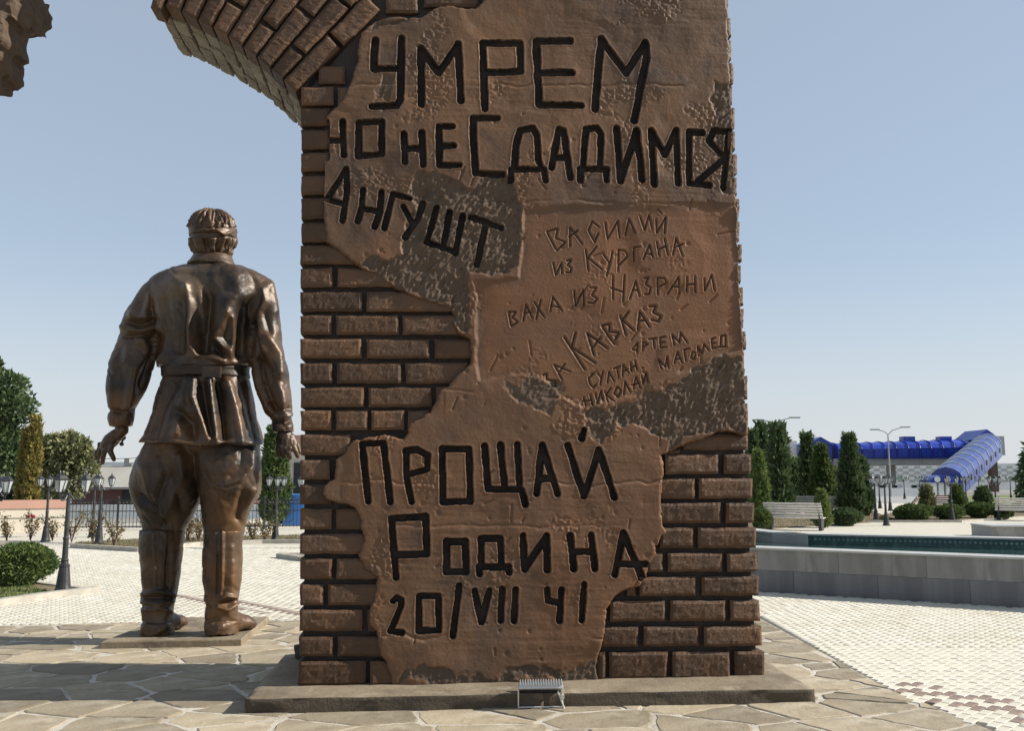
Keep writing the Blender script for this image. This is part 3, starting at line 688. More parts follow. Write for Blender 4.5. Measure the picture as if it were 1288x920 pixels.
# ------------------------------------------------------------------ stone plinth under the pillar
def plinth():
    f0 = onZ(308, 898, 0); f1 = onZ(1025, 884.5, 0); d = (f1-f0).normalized(); n = Vector((-d.y, d.x, 0)); W_ = (f1-f0).length; D_ = 1.75
    root = empty('plinth', tuple(f0), 'long low stone plinth carrying the big carved pillar', 'plinth'); root.rotation_euler = (0, 0, math.atan2(d.y, d.x))
    xs = [0, 2.3, W_]
    for i, (a, b) in enumerate(zip(xs[:-1], xs[1:])):
        st = .05; nx = max(4, int((b-a)/st)); ny = int(D_/st)
        V = []; F = []
        X, Y = np.meshgrid(np.linspace(a+.0006, b-.0006, nx+1), np.linspace(0, D_, ny+1)); Z = .118 + (fbm2(X*6, Y*6, 5+i)-.47)*.012
        e = np.minimum(np.minimum(Y, D_-Y), np.where((i == 0), X, np.where(i == 1, W_-X, 9))); Z -= .014*np.exp(-e/.03)
        V = np.stack([X.ravel(), Y.ravel(), Z.ravel()], 1).tolist(); idx = np.arange(len(V)).reshape(ny+1, nx+1)
        F = [tuple(x) for x in np.stack([idx[:-1, :-1].ravel(), idx[:-1, 1:].ravel(), idx[1:, 1:].ravel(), idx[1:, :-1].ravel()], 1)]
        ring = list(idx[0, :]) + list(idx[1:, -1]) + list(idx[-1, :-1][::-1]) + list(idx[1:-1, 0][::-1]); prev = ring
        for lv in (.098, .075, .05, .025, -.01):
            b0 = len(V)
            for r_ in ring:
                p = V[r_]; q_ = float(fbm2(np.array(p[0]*5+p[1]*3), np.array(lv*14.), 9)-.47)*.035
                V.append((p[0] + (q_ if p[0] < .01 or p[0] > W_-.01 else 0), p[1] - (.004 if p[1] < .05 else 0) + (q_ if p[1] < .05 else 0), lv))
            cur = list(range(b0, b0+len(ring)))
            for k in range(len(ring)): F.append((prev[(k+1) % len(ring)], prev[k], cur[k], cur[(k+1) % len(ring)]))
            prev = cur
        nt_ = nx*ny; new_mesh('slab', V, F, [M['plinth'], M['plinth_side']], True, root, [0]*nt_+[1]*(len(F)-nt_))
plinth()

# ------------------------------------------------------------------ ground
g = MB(); g.add([(-900, -60, -.05), (900, -60, -.05), (900, 1400, -.05), (-900, 1400, -.05)], [(0, 1, 2, 3)]); struct(g.build('ground', M['asphalt']))
# paved square beyond the individually laid pavers
def paver_far():
    m = bpy.data.materials.new('pavers_far'); m.use_nodes = True; N = m.node_tree.nodes; L = m.node_tree.links; b = N['Principled BSDF']; b.inputs['Roughness'].default_value = .85
    tc = N.new('ShaderNodeTexCoord'); mp = N.new('ShaderNodeMapping'); mp.inputs['Rotation'].default_value = (0, 0, R(-45)); L.new(tc.outputs['Object'], mp.inputs[0])
    br = N.new('ShaderNodeTexBrick'); br.inputs['Scale'].default_value = 1; br.inputs['Brick Width'].default_value = .166; br.inputs['Row Height'].default_value = .083; br.inputs['Mortar Size'].default_value = .006
    br.inputs['Color1'].default_value = (.56, .53, .45, 1); br.inputs['Color2'].default_value = (.51, .475, .39, 1); br.inputs['Mortar'].default_value = (.30, .27, .21, 1)
    L.new(mp.outputs[0], br.inputs[0]); L.new(br.outputs[0], b.inputs['Base Color']); return m
M['paver_far'] = paver_far()
g = MB(); g.add([(-30, -20, -.046), (45, -20, -.046), (45, 62, -.046), (-30, 26.5, -.046)], [(0, 1, 2, 3)]); struct(g.build('joint_bed', M['sandjoint']))
FARY = 24.0
g = MB(); g.add([(-30, FARY, -.0042), (45, FARY, -.0042), (45, 62, -.0042), (-11, 62, -.0042), (-11, 32, -.0042), (-30, 32, -.0042)], [(0, 1, 2, 3, 4, 5)]); struct(g.build('paved_square', M['paver_far']))

FL = [onZ(*p) for p in [(-160, 790), (170, 784), (375, 779), (952, 776), (1010, 807), (1120, 868), (1255, 925)]]
flag_poly = [(p.x, p.y) for p in FL] + [(5.2, 3.2), (-8.5, 3.2)]
flag_poly[0] = (-8.5, flag_poly[0][1])
_B = onZ(1120, 868); FLAG_A = [p for p in flag_poly if p[1] > _B.y-1e-6] + [(-8.5, _B.y)]; FLAG_A = FLAG_A[:FLAG_A.index(FLAG_A[-1])+1]; FLAG_A = [(-8.5, _B.y), flag_poly[0], (FL[1].x, FL[1].y), (FL[2].x, FL[2].y), (FL[3].x, FL[3].y), (_B.x, _B.y)]; FLAG_B = [(-8.5, _B.y), (_B.x, _B.y), (FL[6].x+.05, FL[6].y), (FL[6].x+.45, 3.2), (-8.5, 3.2)]
flag_poly = [flag_poly[0]] + [(FL[k].x, FL[k].y) for k in (1, 2, 3)] + [(_B.x, _B.y), (FL[6].x+.05, FL[6].y), (FL[6].x+.45, 3.2), (-8.5, 3.2)]
pool_near_l = onZ(959, 745); pool_near_r = onZ(1288, 765); pd = (pool_near_r-pool_near_l).normalized()
PN0 = pool_near_l - pd*1.6; PN1 = pool_near_r + pd*4
PF1 = onZ(971, 670, .68); PF2 = onZ(1288, 676.5, .68); fd = (PF2-PF1).normalized(); PF3 = PF2 + fd*4; PF0 = onZ(925, 665, .68)
pool_poly = [(p.x, p.y) for p in (PN0, PN1, PF3, PF1, PF0)]
bedA = [(p.x, p.y) for p in (onZ(122, 745.5), onZ(60, 753), onZ(0, 762), onZ(-220, 800), onZ(-220, 726), onZ(30, 734.5))]
bedB = [(p.x, p.y) for p in (onZ(90, 689.5), onZ(176, 694.5), onZ(250, 687), onZ(330, 684), onZ(400, 684), onZ(400, 674), onZ(200, 678), onZ(95, 684))]
bedC = [(p.x, p.y) for p in (onZ(-250, 690), onZ(37, 685.5), onZ(38, 682), onZ(-250, 681))]
bedD = [(p.x, p.y) for p in (onZ(350, 702), onZ(378, 706), onZ(500, 712), onZ(500, 698))]
AVOID = [flag_poly, pool_poly, bedA, bedB, bedD]

def build_pavers():
    c, s = math.cos(R(45)), math.sin(R(45)); Lp, Wp = .166, .083
    II, JJ = np.meshgrid(np.arange(-300, 300), np.arange(-600, 600)); cx = (II + .5*(JJ % 2))*Lp; cy = JJ*Wp
    X = (cx*c - cy*s).ravel()+2; Y = (cx*s + cy*c).ravel()+14; ii = II.ravel(); jj = JJ.ravel()
    px, py = project(np.stack([X, Y, 0*X], 1))
    k = (Y > 6.3) & (Y < FARY) & (px > -330) & (px < 1600) & (py < 1100)
    # hidden behind the pillar or statue is still laid near edges only
    for p in AVOID:
        k &= ~inpoly(X, Y, p)
    X, Y, ii, jj, px, py = [a[k] for a in (X, Y, ii, jj, px, py)]
    # brown band: the strip of rows close to the flagstones at lower right and a faint band on the left
    e1 = onZ(1136, 866); e2 = onZ(1288, 897)
    t = (X-e1.x)*(e2.x-e1.x)+(Y-e1.y)*(e2.y-e1.y); t /= (e2-e1).length_squared
    dist = ((X-e1.x)*(e2.y-e1.y)-(Y-e1.y)*(e2.x-e1.x))/(e2-e1).length
    red = (np.abs(dist) < .27) & (t > -.15) & ((ii + jj//2 + (jj % 3 == 0)) % 2 == 0)
    l1 = onZ(195, 747); l2 = onZ(380, 772); tt = ((X-l1.x)*(l2.x-l1.x)+(Y-l1.y)*(l2.y-l1.y))/(l2-l1).length_squared
    dl = np.abs((X-l1.x)*(l2.y-l1.y)-(Y-l1.y)*(l2.x-l1.x))/(l2-l1).length
    red |= (dl < .30) & (tt > 0) & (tt < 1.3) & ((ii + jj) % 2 == 0)
    order = np.argsort(Y + np.abs(X-3)*.02 + ((px > 330) & (px < 955))*50 + (px < 0)*50 + (px > 1288)*50 + (py > 925)*50)
    near = set(order[:300].tolist())
    g = .0026; hx, hy = Lp/2-g, Wp/2-g; b = .005
    rng = np.random.default_rng(5)
    def geo(i, dz):
        base = [(-hx, -hy), (hx, -hy), (hx, hy), (-hx, hy)]; inn = [(-hx+b, -hy+b), (hx-b, -hy+b), (hx-b, hy-b), (-hx+b, hy-b)]
        V = [(X[i]+x*c-y*s, Y[i]+x*s+y*c, z) for pts, z in ((base, -.045), (base, -.005+dz), (inn, dz)) for x, y in pts]
        F = [(8, 9, 10, 11)] + [(4+k_, 4+(k_+1) % 4, 8+(k_+1) % 4, 8+k_) for k_ in range(4)] + [(k_, (k_+1) % 4, 4+(k_+1) % 4, 4+k_) for k_ in range(4)]
        return V, F
    dzs = rng.normal(0, .0012, len(X))
    root = bpy.data.objects.new('paver_paving', None); C.objects.link(root); root['kind'] = 'structure'
    for i in order[:300]:
        V, F = geo(i, dzs[i]); V = [(v[0]-X[i], v[1]-Y[i], v[2]) for v in V]
        o = new_mesh('paver', V, F, M['paver_red'] if red[i] else M['paver'], False, root); o.location = (X[i], Y[i], 0)
    rest = np.array([i for i in range(len(X)) if i not in near])
    base = np.array([(-hx, -hy), (hx, -hy), (hx, hy), (-hx, hy)]); inn = np.array([(-hx+b, -hy+b), (hx-b, -hy+b), (hx-b, hy-b), (-hx+b, hy-b)])
    for name, sel, m in (('paver_field', rest[~red[rest]], M['paver']), ('brown_paver_field', rest[red[rest]], M['paver_red'])):
        n = len(sel); P = np.concatenate([base, base, inn]); Z = np.array([-.045]*4+[-.005]*4+[0]*4)
        VX = X[sel][:, None] + P[:, 0]*c - P[:, 1]*s; VY = Y[sel][:, None] + P[:, 0]*s + P[:, 1]*c
        tilt = rng.normal(0, .006, (n, 2)); VZ = Z[None, :] + np.where(Z > -.04, 1, 0)[None, :]*(dzs[sel][:, None] + P[None, :, 0]*tilt[:, :1] + P[None, :, 1]*tilt[:, 1:])
        V = np.stack([VX, VY, VZ], 2).reshape(-1, 3)
        f = np.array([(8, 9, 10, 11)] + [(4+k_, 4+(k_+1) % 4, 8+(k_+1) % 4, 8+k_) for k_ in range(4)] + [(k_, (k_+1) % 4, 4+(k_+1) % 4, 4+k_) for k_ in range(4)])
        F = (f[None] + 12*np.arange(n)[:, None, None]).reshape(-1, 4)
        o = new_mesh(name, V, F, m, False, root); o['kind'] = 'stuff'
build_pavers()

def clip_half(poly, p, n):
    out = []; k = len(poly)
    for i in range(k):
        a = poly[i]; b = poly[(i+1) % k]; da = (a[0]-p[0])*n[0]+(a[1]-p[1])*n[1]; db = (b[0]-p[0])*n[0]+(b[1]-p[1])*n[1]
        if da <= 0: out.append(a)
        if (da < 0) != (db < 0) and abs(da-db) > 1e-12:
            t = da/(da-db); out.append((a[0]+(b[0]-a[0])*t, a[1]+(b[1]-a[1])*t))
    return out
def lay(poly, rng, root):
        area = abs(sum(a[0]*b[1]-b[0]*a[1] for a, b in zip(poly, poly[1:]+poly[:1])))/2
        if area < .012: return
        pts = []
        for a, b in zip(poly, poly[1:]+poly[:1]):      # wavy broken outline
            L = math.hypot(b[0]-a[0], b[1]-a[1]); m_ = max(1, int(L/.08))
            for t in range(m_):
                tt = t/m_; pts.append((a[0]+(b[0]-a[0])*tt + rng.normal(0, .009), a[1]+(b[1]-a[1])*tt + rng.normal(0, .008)))
        cx = sum(q[0] for q in pts)/len(pts); cy = sum(q[1] for q in pts)/len(pts); n = len(pts); top = rng.uniform(-.002, .006); tl_ = rng.normal(0, .004, 2)
        z = lambda x_, y_: top + (x_-cx)*tl_[0] + (y_-cy)*tl_[1]
        V = [(x_-cx, y_-cy, -.03) for x_, y_ in pts] + [(x_-cx, y_-cy, z(x_, y_)-.006) for x_, y_ in pts] + [((x_-cx)*.96, (y_-cy)*.95, z(x_, y_)) for x_, y_ in pts]
        F = [tuple(range(2*n, 3*n))] + [(k_, (k_+1) % n, n+(k_+1) % n, n+k_) for k_ in range(n)] + [(n+k_, n+(k_+1) % n, 2*n+(k_+1) % n, 2*n+k_) for k_ in range(n)]
        o = new_mesh('flagstone', V, F, M['flag'], False, root); o.location = (cx, cy, 0)
def rng_dir(p, q):
    h = math.sin((p[0]+q[0])*12.9+(p[1]+q[1])*78.2)*43758.5; h -= math.floor(h); d = (q-p); return np.array([-d[1], d[0]])*(h-.5)*.7
def build_flags():
    root = bpy.data.objects.new('flagstone_paving', None); C.objects.link(root); root['kind'] = 'structure'
    mbd = MB(); mbd.prism(flag_poly, -.05, -.006); o = mbd.build('mortar_bed', M['flagjoint'], root)
    rng = np.random.default_rng(21); S = []
    y = 3.4
    while y < 12.5:
        x = -9 + rng.uniform(0, .7)
        while x < 6.5:
            S.append((x + rng.normal(0, .12), y + rng.normal(0, .14))); x += rng.uniform(.3, 1.15)
        y += rng.uniform(.26, .5)
    S = np.array(S); fpa = flag_poly[::-1] if sum((a[0]*b[1]-b[0]*a[1]) for a, b in zip(flag_poly, flag_poly[1:]+flag_poly[:1])) < 0 else flag_poly
    for i, p in enumerate(S):
        if p[1] < 3.1 or p[1] > 12.4: continue
        poly = [(p[0]-1.2, p[1]-.9), (p[0]+1.2, p[1]-.9), (p[0]+1.2, p[1]+.9), (p[0]-1.2, p[1]+.9)]
        d = np.hypot(S[:, 0]-p[0], (S[:, 1]-p[1])*1.25)
        for j in np.argsort(d)[1:22]:
            q = S[j]; n = (q-p)*np.array([1, 1.5]) + rng_dir(p, q); L = math.hypot(*n); n /= L; jt = rng.uniform(.006, .03)**1.0
            mpt = ((p+q)/2 - n*jt); poly = clip_half(poly, mpt, n)
            if len(poly) < 3: break
        if len(poly) < 3: continue
        poly_full = poly
        # clip to the podium outline, one convex half at a time
        for half in (FLAG_A, FLAG_B):
          fpa = half if sum((u_[0]*v_[1]-v_[0]*u_[1]) for u_, v_ in zip(half, half[1:]+half[:1])) > 0 else half[::-1]
          poly = list(poly_full); k = len(fpa)
          for a in range(k):
            A = fpa[a]; B = fpa[(a+1) % k]; nx_, ny_ = (B[1]-A[1]), -(B[0]-A[0]); L = math.hypot(nx_, ny_); off = .0 if abs(A[1]-B[1]) < 1e-6 and abs(A[1]-_B.y) < 1e-6 else .01
            poly = clip_half(poly, (A[0]-nx_/L*off, A[1]-ny_/L*off), (nx_/L, ny_/L))
            if len(poly) < 3: break
          if len(poly) < 3: continue
          lay(poly, rng, root)
build_flags()

# ------------------------------------------------------------------ bronze soldier seen from behind
s0 = onZ(127, 817, 0); s1 = onZ(303, 813.5, 0); s2 = onZ(338, 784, 0); s3 = onZ(206, 785, 0)
SZ = .075
def statue_base():
    c = sum((Vector(p) for p in (s0, s1, s2, s3)), Vector())/4
    mb = MB(); n = 4; P = [s0, s1, s2, s3]
    top = [p + (c-p)*.012 for p in P]
    V = [tuple(p - c + Vector((0, 0, -.01))) for p in P] + [tuple(p - c + Vector((0, 0, SZ-.012))) for p in P] + [tuple(p - c + Vector((0, 0, SZ))) for p in top]
    mb.add(V, [(0, 1, 5, 4), (1, 2, 6, 5), (2, 3, 7, 6), (3, 0, 4, 7), (4, 5, 9, 8), (5, 6, 10, 9), (6, 7, 11, 10), (7, 4, 8, 11), (8, 9, 10, 11)])
    o = mb.build('statue_base', M['plinth']); o.location = c; tag(o, 'thin flat stone slab under the boots of the bronze soldier', 'base')
statue_base()
FT = onZ(240, 799, SZ); Y0 = FT.y
ST = empty('soldier_statue', (FT.x, Y0, SZ), 'bronze statue of a soldier seen from behind with bandaged head, belted tunic, breeches and boots', 'statue')
def S(px, py, dy=0.0): p = onY(px, py, Y0+dy); return Vector((p.x-FT.x, p.y-Y0, p.z-SZ))
def mpp(py, dy=0.0): return (S(241, py, dy)-S(240, py, dy)).length
def interp(rows, n):
    rows = np.array(rows, float); t = np.arange(len(rows)); tt = np.linspace(0, len(rows)-1, n); out = []
    i = np.clip(np.floor(tt).astype(int), 0, len(rows)-2); f = (tt-i)[:, None]
    p0 = rows[np.clip(i-1, 0, None)]; p1 = rows[i]; p2 = rows[i+1]; p3 = rows[np.clip(i+2, None, len(rows)-1)]
    return .5*((2*p1)+(-p0+p2)*f+(2*p0-5*p1+4*p2-p3)*f**2+(-p0+3*p1-3*p2+p3)*f**3)
def loft(rows, n=56, dens=5, ex=2.3, pleat=None):
    """rows: (py, x left, x right, centre depth dy, half depth); horizontal rings"""
    rr = interp(rows, (len(rows)-1)*dens+1); V = []; F = []
    for k, (py, xl, xr, dy, hd) in enumerate(rr):
        a = S(xl, py, dy); b = S(xr, py, dy); c = (a+b)/2; hw = (b-a).length/2
        for j in range(n):
            th = 2*math.pi*j/n; ct, st_ = math.cos(th), math.sin(th)
            x = hw*math.copysign(abs(ct)**(2/ex), ct); y = hd*math.copysign(abs(st_)**(2/ex), st_)
            if pleat: q = 1+pleat(th, k/(len(rr)-1)); x *= q; y *= q
            V.append((c.x+x, c.y+y, c.z))
    m = len(rr)
    for i in range(m-1):
        for j in range(n): F.append((i*n+j, (i+1)*n+j, (i+1)*n+(j+1) % n, i*n+(j+1) % n))
    F.append(tuple(range(n))); F.append(tuple(range((m-1)*n, m*n))[::-1])
    return V, F
GAIN = 1.35
def sculpt(o, strokes, noise=None, back=True, crease=0):
    """strokes: (px polyline, amplitude m, width px); pushes the far-facing or near-facing skin along its normals"""
    V = getV(o); N = getN(o); W_ = V + np.array([FT.x, Y0, SZ]); px, py = project(W_)
    face = np.clip((-N[:, 1]+.25)/.5, 0, 1) if back else 1
    D = np.zeros(len(V))
    for pl, amp, wd in strokes: D += amp*GAIN*np.exp(-(polydist(px, py, pl, False)/(wd*.88))**1.7)
    D *= face
    if noise:
        for sc, amp, sx in noise: D += (noise3(V*np.array(sx)*sc+11, int(sc*10))-.5)*amp*2
    if crease:      # cloth creases: sharp valleys along slanting lines
        A = V @ np.array([[.8, .1, .5], [.1, 1, 0], [-.55, 0, .8]]).T
        D -= crease*np.clip(1-np.abs(noise3(A*np.array([5.5, 4, 1.7])+31, 7)-.5)*9, 0, 1)*1.0 ; D -= crease*.6*np.clip(1-np.abs(noise3(A*np.array([3, 3, 6.5])+3, 8)-.5)*10, 0, 1)
    V += N*D[:, None]; setV(o, V); return o
def mesh_from(parts, name, m, vox, smooth, parent=ST):
    mb = MB()
    for V, F in parts: mb.add(V, F)
    o = mb.build(name, m, parent); remesh(o, vox, smooth); return o

HY = .0
# tunic: torso, sleeves, skirt as one cloth surface
torso = [(329,246,288,.02,.17),(334,236,299,.03,.2),(338,222,313,.03,.23),(343,206,325,.03,.26),(349,192,336,.03,.29),(357,187,342,.03,.31),(370,188,343,.02,.34),(390,195,337,0,.37),(415,199,326,0,.37),(440,197,320,0,.35),(451,197,320,0,.36),(458,199,318,0,.34),(466,206,312,0,.31),(474,205,313,0,.31),(482,202,315,0,.34),(500,196,319,0,.38),(520,190,323,0,.41),(540,183,327,0,.44),(553,177,329.5,0,.46),(558,176,330,0,.465),(560,180,326,0,.455),(559,186,320,0,.43)]
armL = [(352,192,222,.03,.13),(356,186,224,.03,.17),(364,178,222,.03,.20),(378,170,216,.03,.21),(392,162,211,.03,.20),(405,156,207,.03,.19),(414,155,205,.03,.2),(424,152.5,203,.02,.2),(436,146,199,0,.2),(451,141,194,-.02,.2),(467,137.5,190,-.04,.19),(487,135,184,-.06,.18),(504,135,176,-.07,.16),(514,136.5,170,-.08,.14),(520,136.5,169,-.08,.135),(528,137.5,168,-.08,.135),(537,138.5,165,-.08,.13)]
armR = [(352,308,340,.03,.13),(356,306,343,.03,.17),(364,305,346,.03,.20),(378,306,349.5,.03,.21),(392,308,351,.02,.2),(410,311,353.5,.0,.2),(430,314,355,-.02,.2),(450,315,358,-.03,.2),(466,315,363,-.05,.19),(486,319,366,-.07,.18),(504,325,367.5,-.08,.17),(518,331,368.5,-.09,.15),(525,336,367,-.09,.13),(530,340,368,-.1,.13),(544,344,370,-.11,.13)]
tun = mesh_from([loft(torso, 72), loft(armL, 40, ex=2.1), loft(armR, 40, ex=2.1)], 'tunic', M['statue'], .0115, 2)
sculpt(tun, [
 ([(237,362),(238,385),(237,410),(239,435),(247,446),(282,452)], .045, 4.5),
 ([(246,375),(250,400),(252,440)], -.02, 5), ([(228,376),(226,400),(224,440)], -.075, 10), ([(208,380),(212,430)], -.04, 9),
 ([(263,372),(260,400),(257,441)], -.085, 9.5), ([(286,394),(278,412),(270,425),(284,440),(289,446)], .05, 5.5),
 ([(293,400),(294,425),(291,441)], .04, 5), ([(305,385),(303,410),(303,446)], -.075, 8), ([(271,438),(282,447)], -.04, 4),
 ([(222,352),(232,362)], .035, 16), ([(296,352),(300,372),(285,385)], .045, 15), ([(264,338),(266,356)], .015, 18),
 ([(200,452),(212,458),(236,456),(270,458),(300,455),(317,452)], .03, 5), ([(203,447),(201,458)], .03, 5),
 ([(204,463),(260,467),(311,464)], -.02, 3),
 # skirt folds
 ([(214,482),(196,520),(186,552)], -.06, 11), ([(234,478),(229,505),(222,545)], .03, 6), ([(245,480),(243,500),(254,528),(262,552)], .045, 4.5),
 ([(226,520),(240,532),(243,546)], -.06, 8), ([(254,484),(258,510),(265,545)], -.05, 6), ([(265,480),(267,510),(272,552)], .045, 5), ([(273,482),(278,505),(283,550)], -.06, 5.5),
 ([(286,482),(296,515),(303,552)], .045, 8), ([(306,482),(318,520),(325,552)], -.035, 7), ([(203,486),(192,520),(182,552)], .015, 4),
 ([(178,555),(220,556),(262,559),(282,556),(328,558)], .022, 2.5),
 # sleeves
 ([(189,372),(183,392)], .03, 4), ([(168,396),(176,400),(184,399)], .05, 5), ([(163,406),(178,409),(192,404)], -.035, 3.5), ([(158,412),(176,418),(192,414)], .045, 5), ([(160,424),(176,422),(190,427)], -.03, 3.5),
 ([(180,430),(187,440),(170,470),(164,500),(160,515)], .04, 7), ([(197,425),(190,455),(180,485)], -.05, 9), ([(150,440),(150,480),(148,515)], -.03, 8), ([(158,455),(168,463)], .03, 7),
 ([(329,366),(332,380),(322,400),(324,425),(330,442)], .035, 6), ([(316,380),(318,410),(322,450),(330,480)], -.06, 8), ([(341,360),(346,392)], .03, 8), ([(333,395),(340,420)], -.025, 5),
 ([(338,425),(350,445),(352,470)], .04, 8), ([(328,450),(340,466),(345,480)], -.05, 7), ([(344,470),(354,495),(356,518)], .045, 8), ([(335,490),(345,515)], -.04, 6), ([(338,508),(352,518),(362,514)], -.035, 3.5), ([(345,524),(358,526),(366,521)], .02, 3),
 ([(137,517),(154,519),(170,515)], -.03, 3), ([(342,530),(355,533),(369,528)], -.03, 2.5), ([(139,527),(163,530)], .012, 5), ([(346,541),(369,536)], .012, 4),
], noise=[(1.7, .016, (1, 1, .7)), (4.2, .008, (1.2, 1.2, .6)), (9, .006, (1, 1, .7)), (26, .0025, (1, 1, 1))], crease=.009)
setsmooth(tun)
# collar
cb = loft([(318,248,289,.035,.165),(321,245,291,.03,.19),(325,242.5,292.5,.025,.21),(330,239.5,294,.02,.225),(332.5,237,297,.02,.24),(335,238,296,.02,.235),(336,246,289,.02,.18)], 40, 3)
col = mesh_from([cb], 'collar', M['statue'], .011, 2, tun); setsmooth(col)
sculpt(col, [([(243,330),(262,326),(290,330)], -.01, 2)], noise=[(8, .005, (1, 1, 1))])
# belt
bt = loft([(459.5,205,311.5,0,.345),(461,204.5,312.5,0,.357),(468,205,312,0,.357),(474.5,205,313.5,0,.355),(476,207,312,0,.34)], 56, 3)
belt = mesh_from([bt], 'belt', M['statue_dark'], .011, 1); sculpt(belt, [([(205,462),(312,462)], .006, 1.5), ([(205,473),(313,473)], .006, 1.5)], noise=[(5, .008, (1, 1, 1))]); setsmooth(belt)
mb = MB(); a = S(266, 468, -.36); mb.box(a + Vector((0, .012, 0)), (.20, .03, .122)); lo_ = mb.build('belt_loop', M['statue'], ST)
# breeches
lgL = [(540,194,256,.0,.28),(556,186,259,0,.31),(575,176,258,-.01,.34),(595,168,255,-.02,.35),(612,165.5,253,-.02,.34),(628,168,250,-.01,.31),(642,173,244,0,.27),(655,178,238,.02,.22),(668,181,231,.03,.19),(676,182,228,.03,.17)]
lgR = [(540,248,318,.0,.28),(556,246,327,0,.31),(575,247,328.5,-.01,.34),(590,249,329,-.02,.35),(604,251,329.5,-.02,.34),(618,253,327,-.02,.32),(632,254.5,319,-.01,.28),(645,256,313,0,.24),(657,257,309,.02,.2),(668,258,306,.03,.19),(676,259,304,.03,.17)]
br_ = mesh_from([loft(lgL, 48), loft(lgR, 48), loft([(545,186,322,0,.28),(560,188,320,0,.29),(570,200,308,0,.26),(577,225,285,0,.18)], 48)], 'breeches', M['statue'], .0115, 2)
sculpt(br_, [
 ([(318,568),(316,588),(302,604),(284,610)], .03, 4.5), ([(304,570),(303,586),(290,600)], -.02, 5), ([(326,575),(329,606)], .02, 5), ([(308,622),(304,640),(299,650)], -.05, 7), ([(322,618),(310,638),(303,650)], .025, 4.5),
 ([(275,613),(285,617),(300,613)], .018, 3), ([(276,625),(282,650)], .015, 8), ([(262,612),(280,614)], .012, 2.5), ([(200,570),(215,600),(230,640)], -.03, 9), ([(182,590),(190,620),(205,648)], .04, 8), ([(225,575),(228,600),(212,640)], .035, 7), ([(175,625),(196,640),(205,660)], -.04, 5), ([(208,600),(196,640)], -.03, 6),
], noise=[(1.5, .02, (1, 1, .7)), (4, .010, (1.2, 1.2, .6)), (9, .007, (1, 1, .7)), (26, .0025, (1, 1, 1))], crease=.008); setsmooth(br_)
# boots
btL = [(667,178,231,.02,.20),(672,177.5,230.5,.02,.205),(690,177,228,.02,.2),(710,177,226,.02,.195),(730,178,224,.02,.185),(744,180,223,.02,.175),(752,178.5,222,.02,.175),(760,181,220,.02,.17),(768,179.5,219,.02,.17),(778,180,218,.03,.17),(790,178.5,218,.03,.18),(800,178,219,.04,.19)]
btR = [(667,257,307,.02,.20),(672,256.5,306.5,.02,.205),(690,256,305,.02,.2),(710,256,304,.02,.195),(730,257,303,.02,.185),(744,258.5,301,.02,.175),(752,257,300,.02,.175),(760,259,299,.02,.17),(768,257.5,299,.02,.17),(778,258,298,.03,.17),(787,257.5,298,.03,.18),(797,257,299,.04,.19)]
def foot(hx, hy, ang, L):
    """long rounded foot from heel (px) along direction ang on the slab"""
    h = S(hx, hy, .0); V = []; F = []; n = 20; k = 12
    d = Vector((math.sin(ang), math.cos(ang), 0)); s_ = Vector((d.y, -d.x, 0))
    for i in range(k+1):
        t = i/k; c = Vector((h.x, 0, 0)) + d*(t*L-.17); wd = [.10,.145,.155,.155,.15,.145,.145,.15,.155,.155,.145,.11,.03][i]; ht = [.14,.2,.24,.25,.25,.25,.24,.22,.21,.19,.16,.12,.04][i]
        for j in range(n):
            a = 2*math.pi*j/n; x = wd*math.cos(a); z = ht/2 + ht/2*math.sin(a); z = max(z, 0.0); V.append(tuple(c + s_*x + Vector((0, 0, z))))
    for i in range(k):
        for j in range(n): F.append((i*n+j, i*n+(j+1) % n, (i+1)*n+(j+1) % n, (i+1)*n+j))
    F += [tuple(range(n))[::-1], tuple(range(k*n, (k+1)*n))]
    return V, F
for nm, rows_, ft, lines in (('boot', btL, foot(199, 799, .16, .66), [([(194,672),(195,700),(196,738)], .016, 1.5), ([(208,672),(207,700),(204,738)], .03, 2.), ([(180,748),(200,744),(222,750)], .03, 3), ([(180,758),(200,761),(220,757)], .03, 3), ([(181,768),(200,766),(220,770)], .025, 3), ([(181,753),(220,753)], -.02, 2), ([(212,690),(210,735)], -.02, 5), ([(178,783),(217,783)], -.012, 1.6)]),
                             ('boot', btR, foot(279, 797, .46, .66), [([(271,672),(271,700),(270,752)], .014, 1.5), ([(280,670),(280,700),(279,738),(277,748)], .03, 2.), ([(276,756),(284,750),(296,752)], .035, 3), ([(275,764),(286,768),(297,760)], .04, 3), ([(278,757),(290,758)], -.03, 2.5), ([(258,756),(266,762)], .02, 3), ([(292,690),(290,740)], .015, 6), ([(258,781),(297,782)], -.012, 1.6), ([(276,700),(275,745)], -.02, 3)])):
    b_ = mesh_from([loft(rows_, 40), ft], nm, M['statue'], .012, 3); sculpt(b_, lines, noise=[(3, .016, (1, 1, 1)), (8, .008, (1, 1, .7)), (24, .003, (1, 1, 1))], crease=.012); setsmooth(b_)
    if ft is not None:
        pass
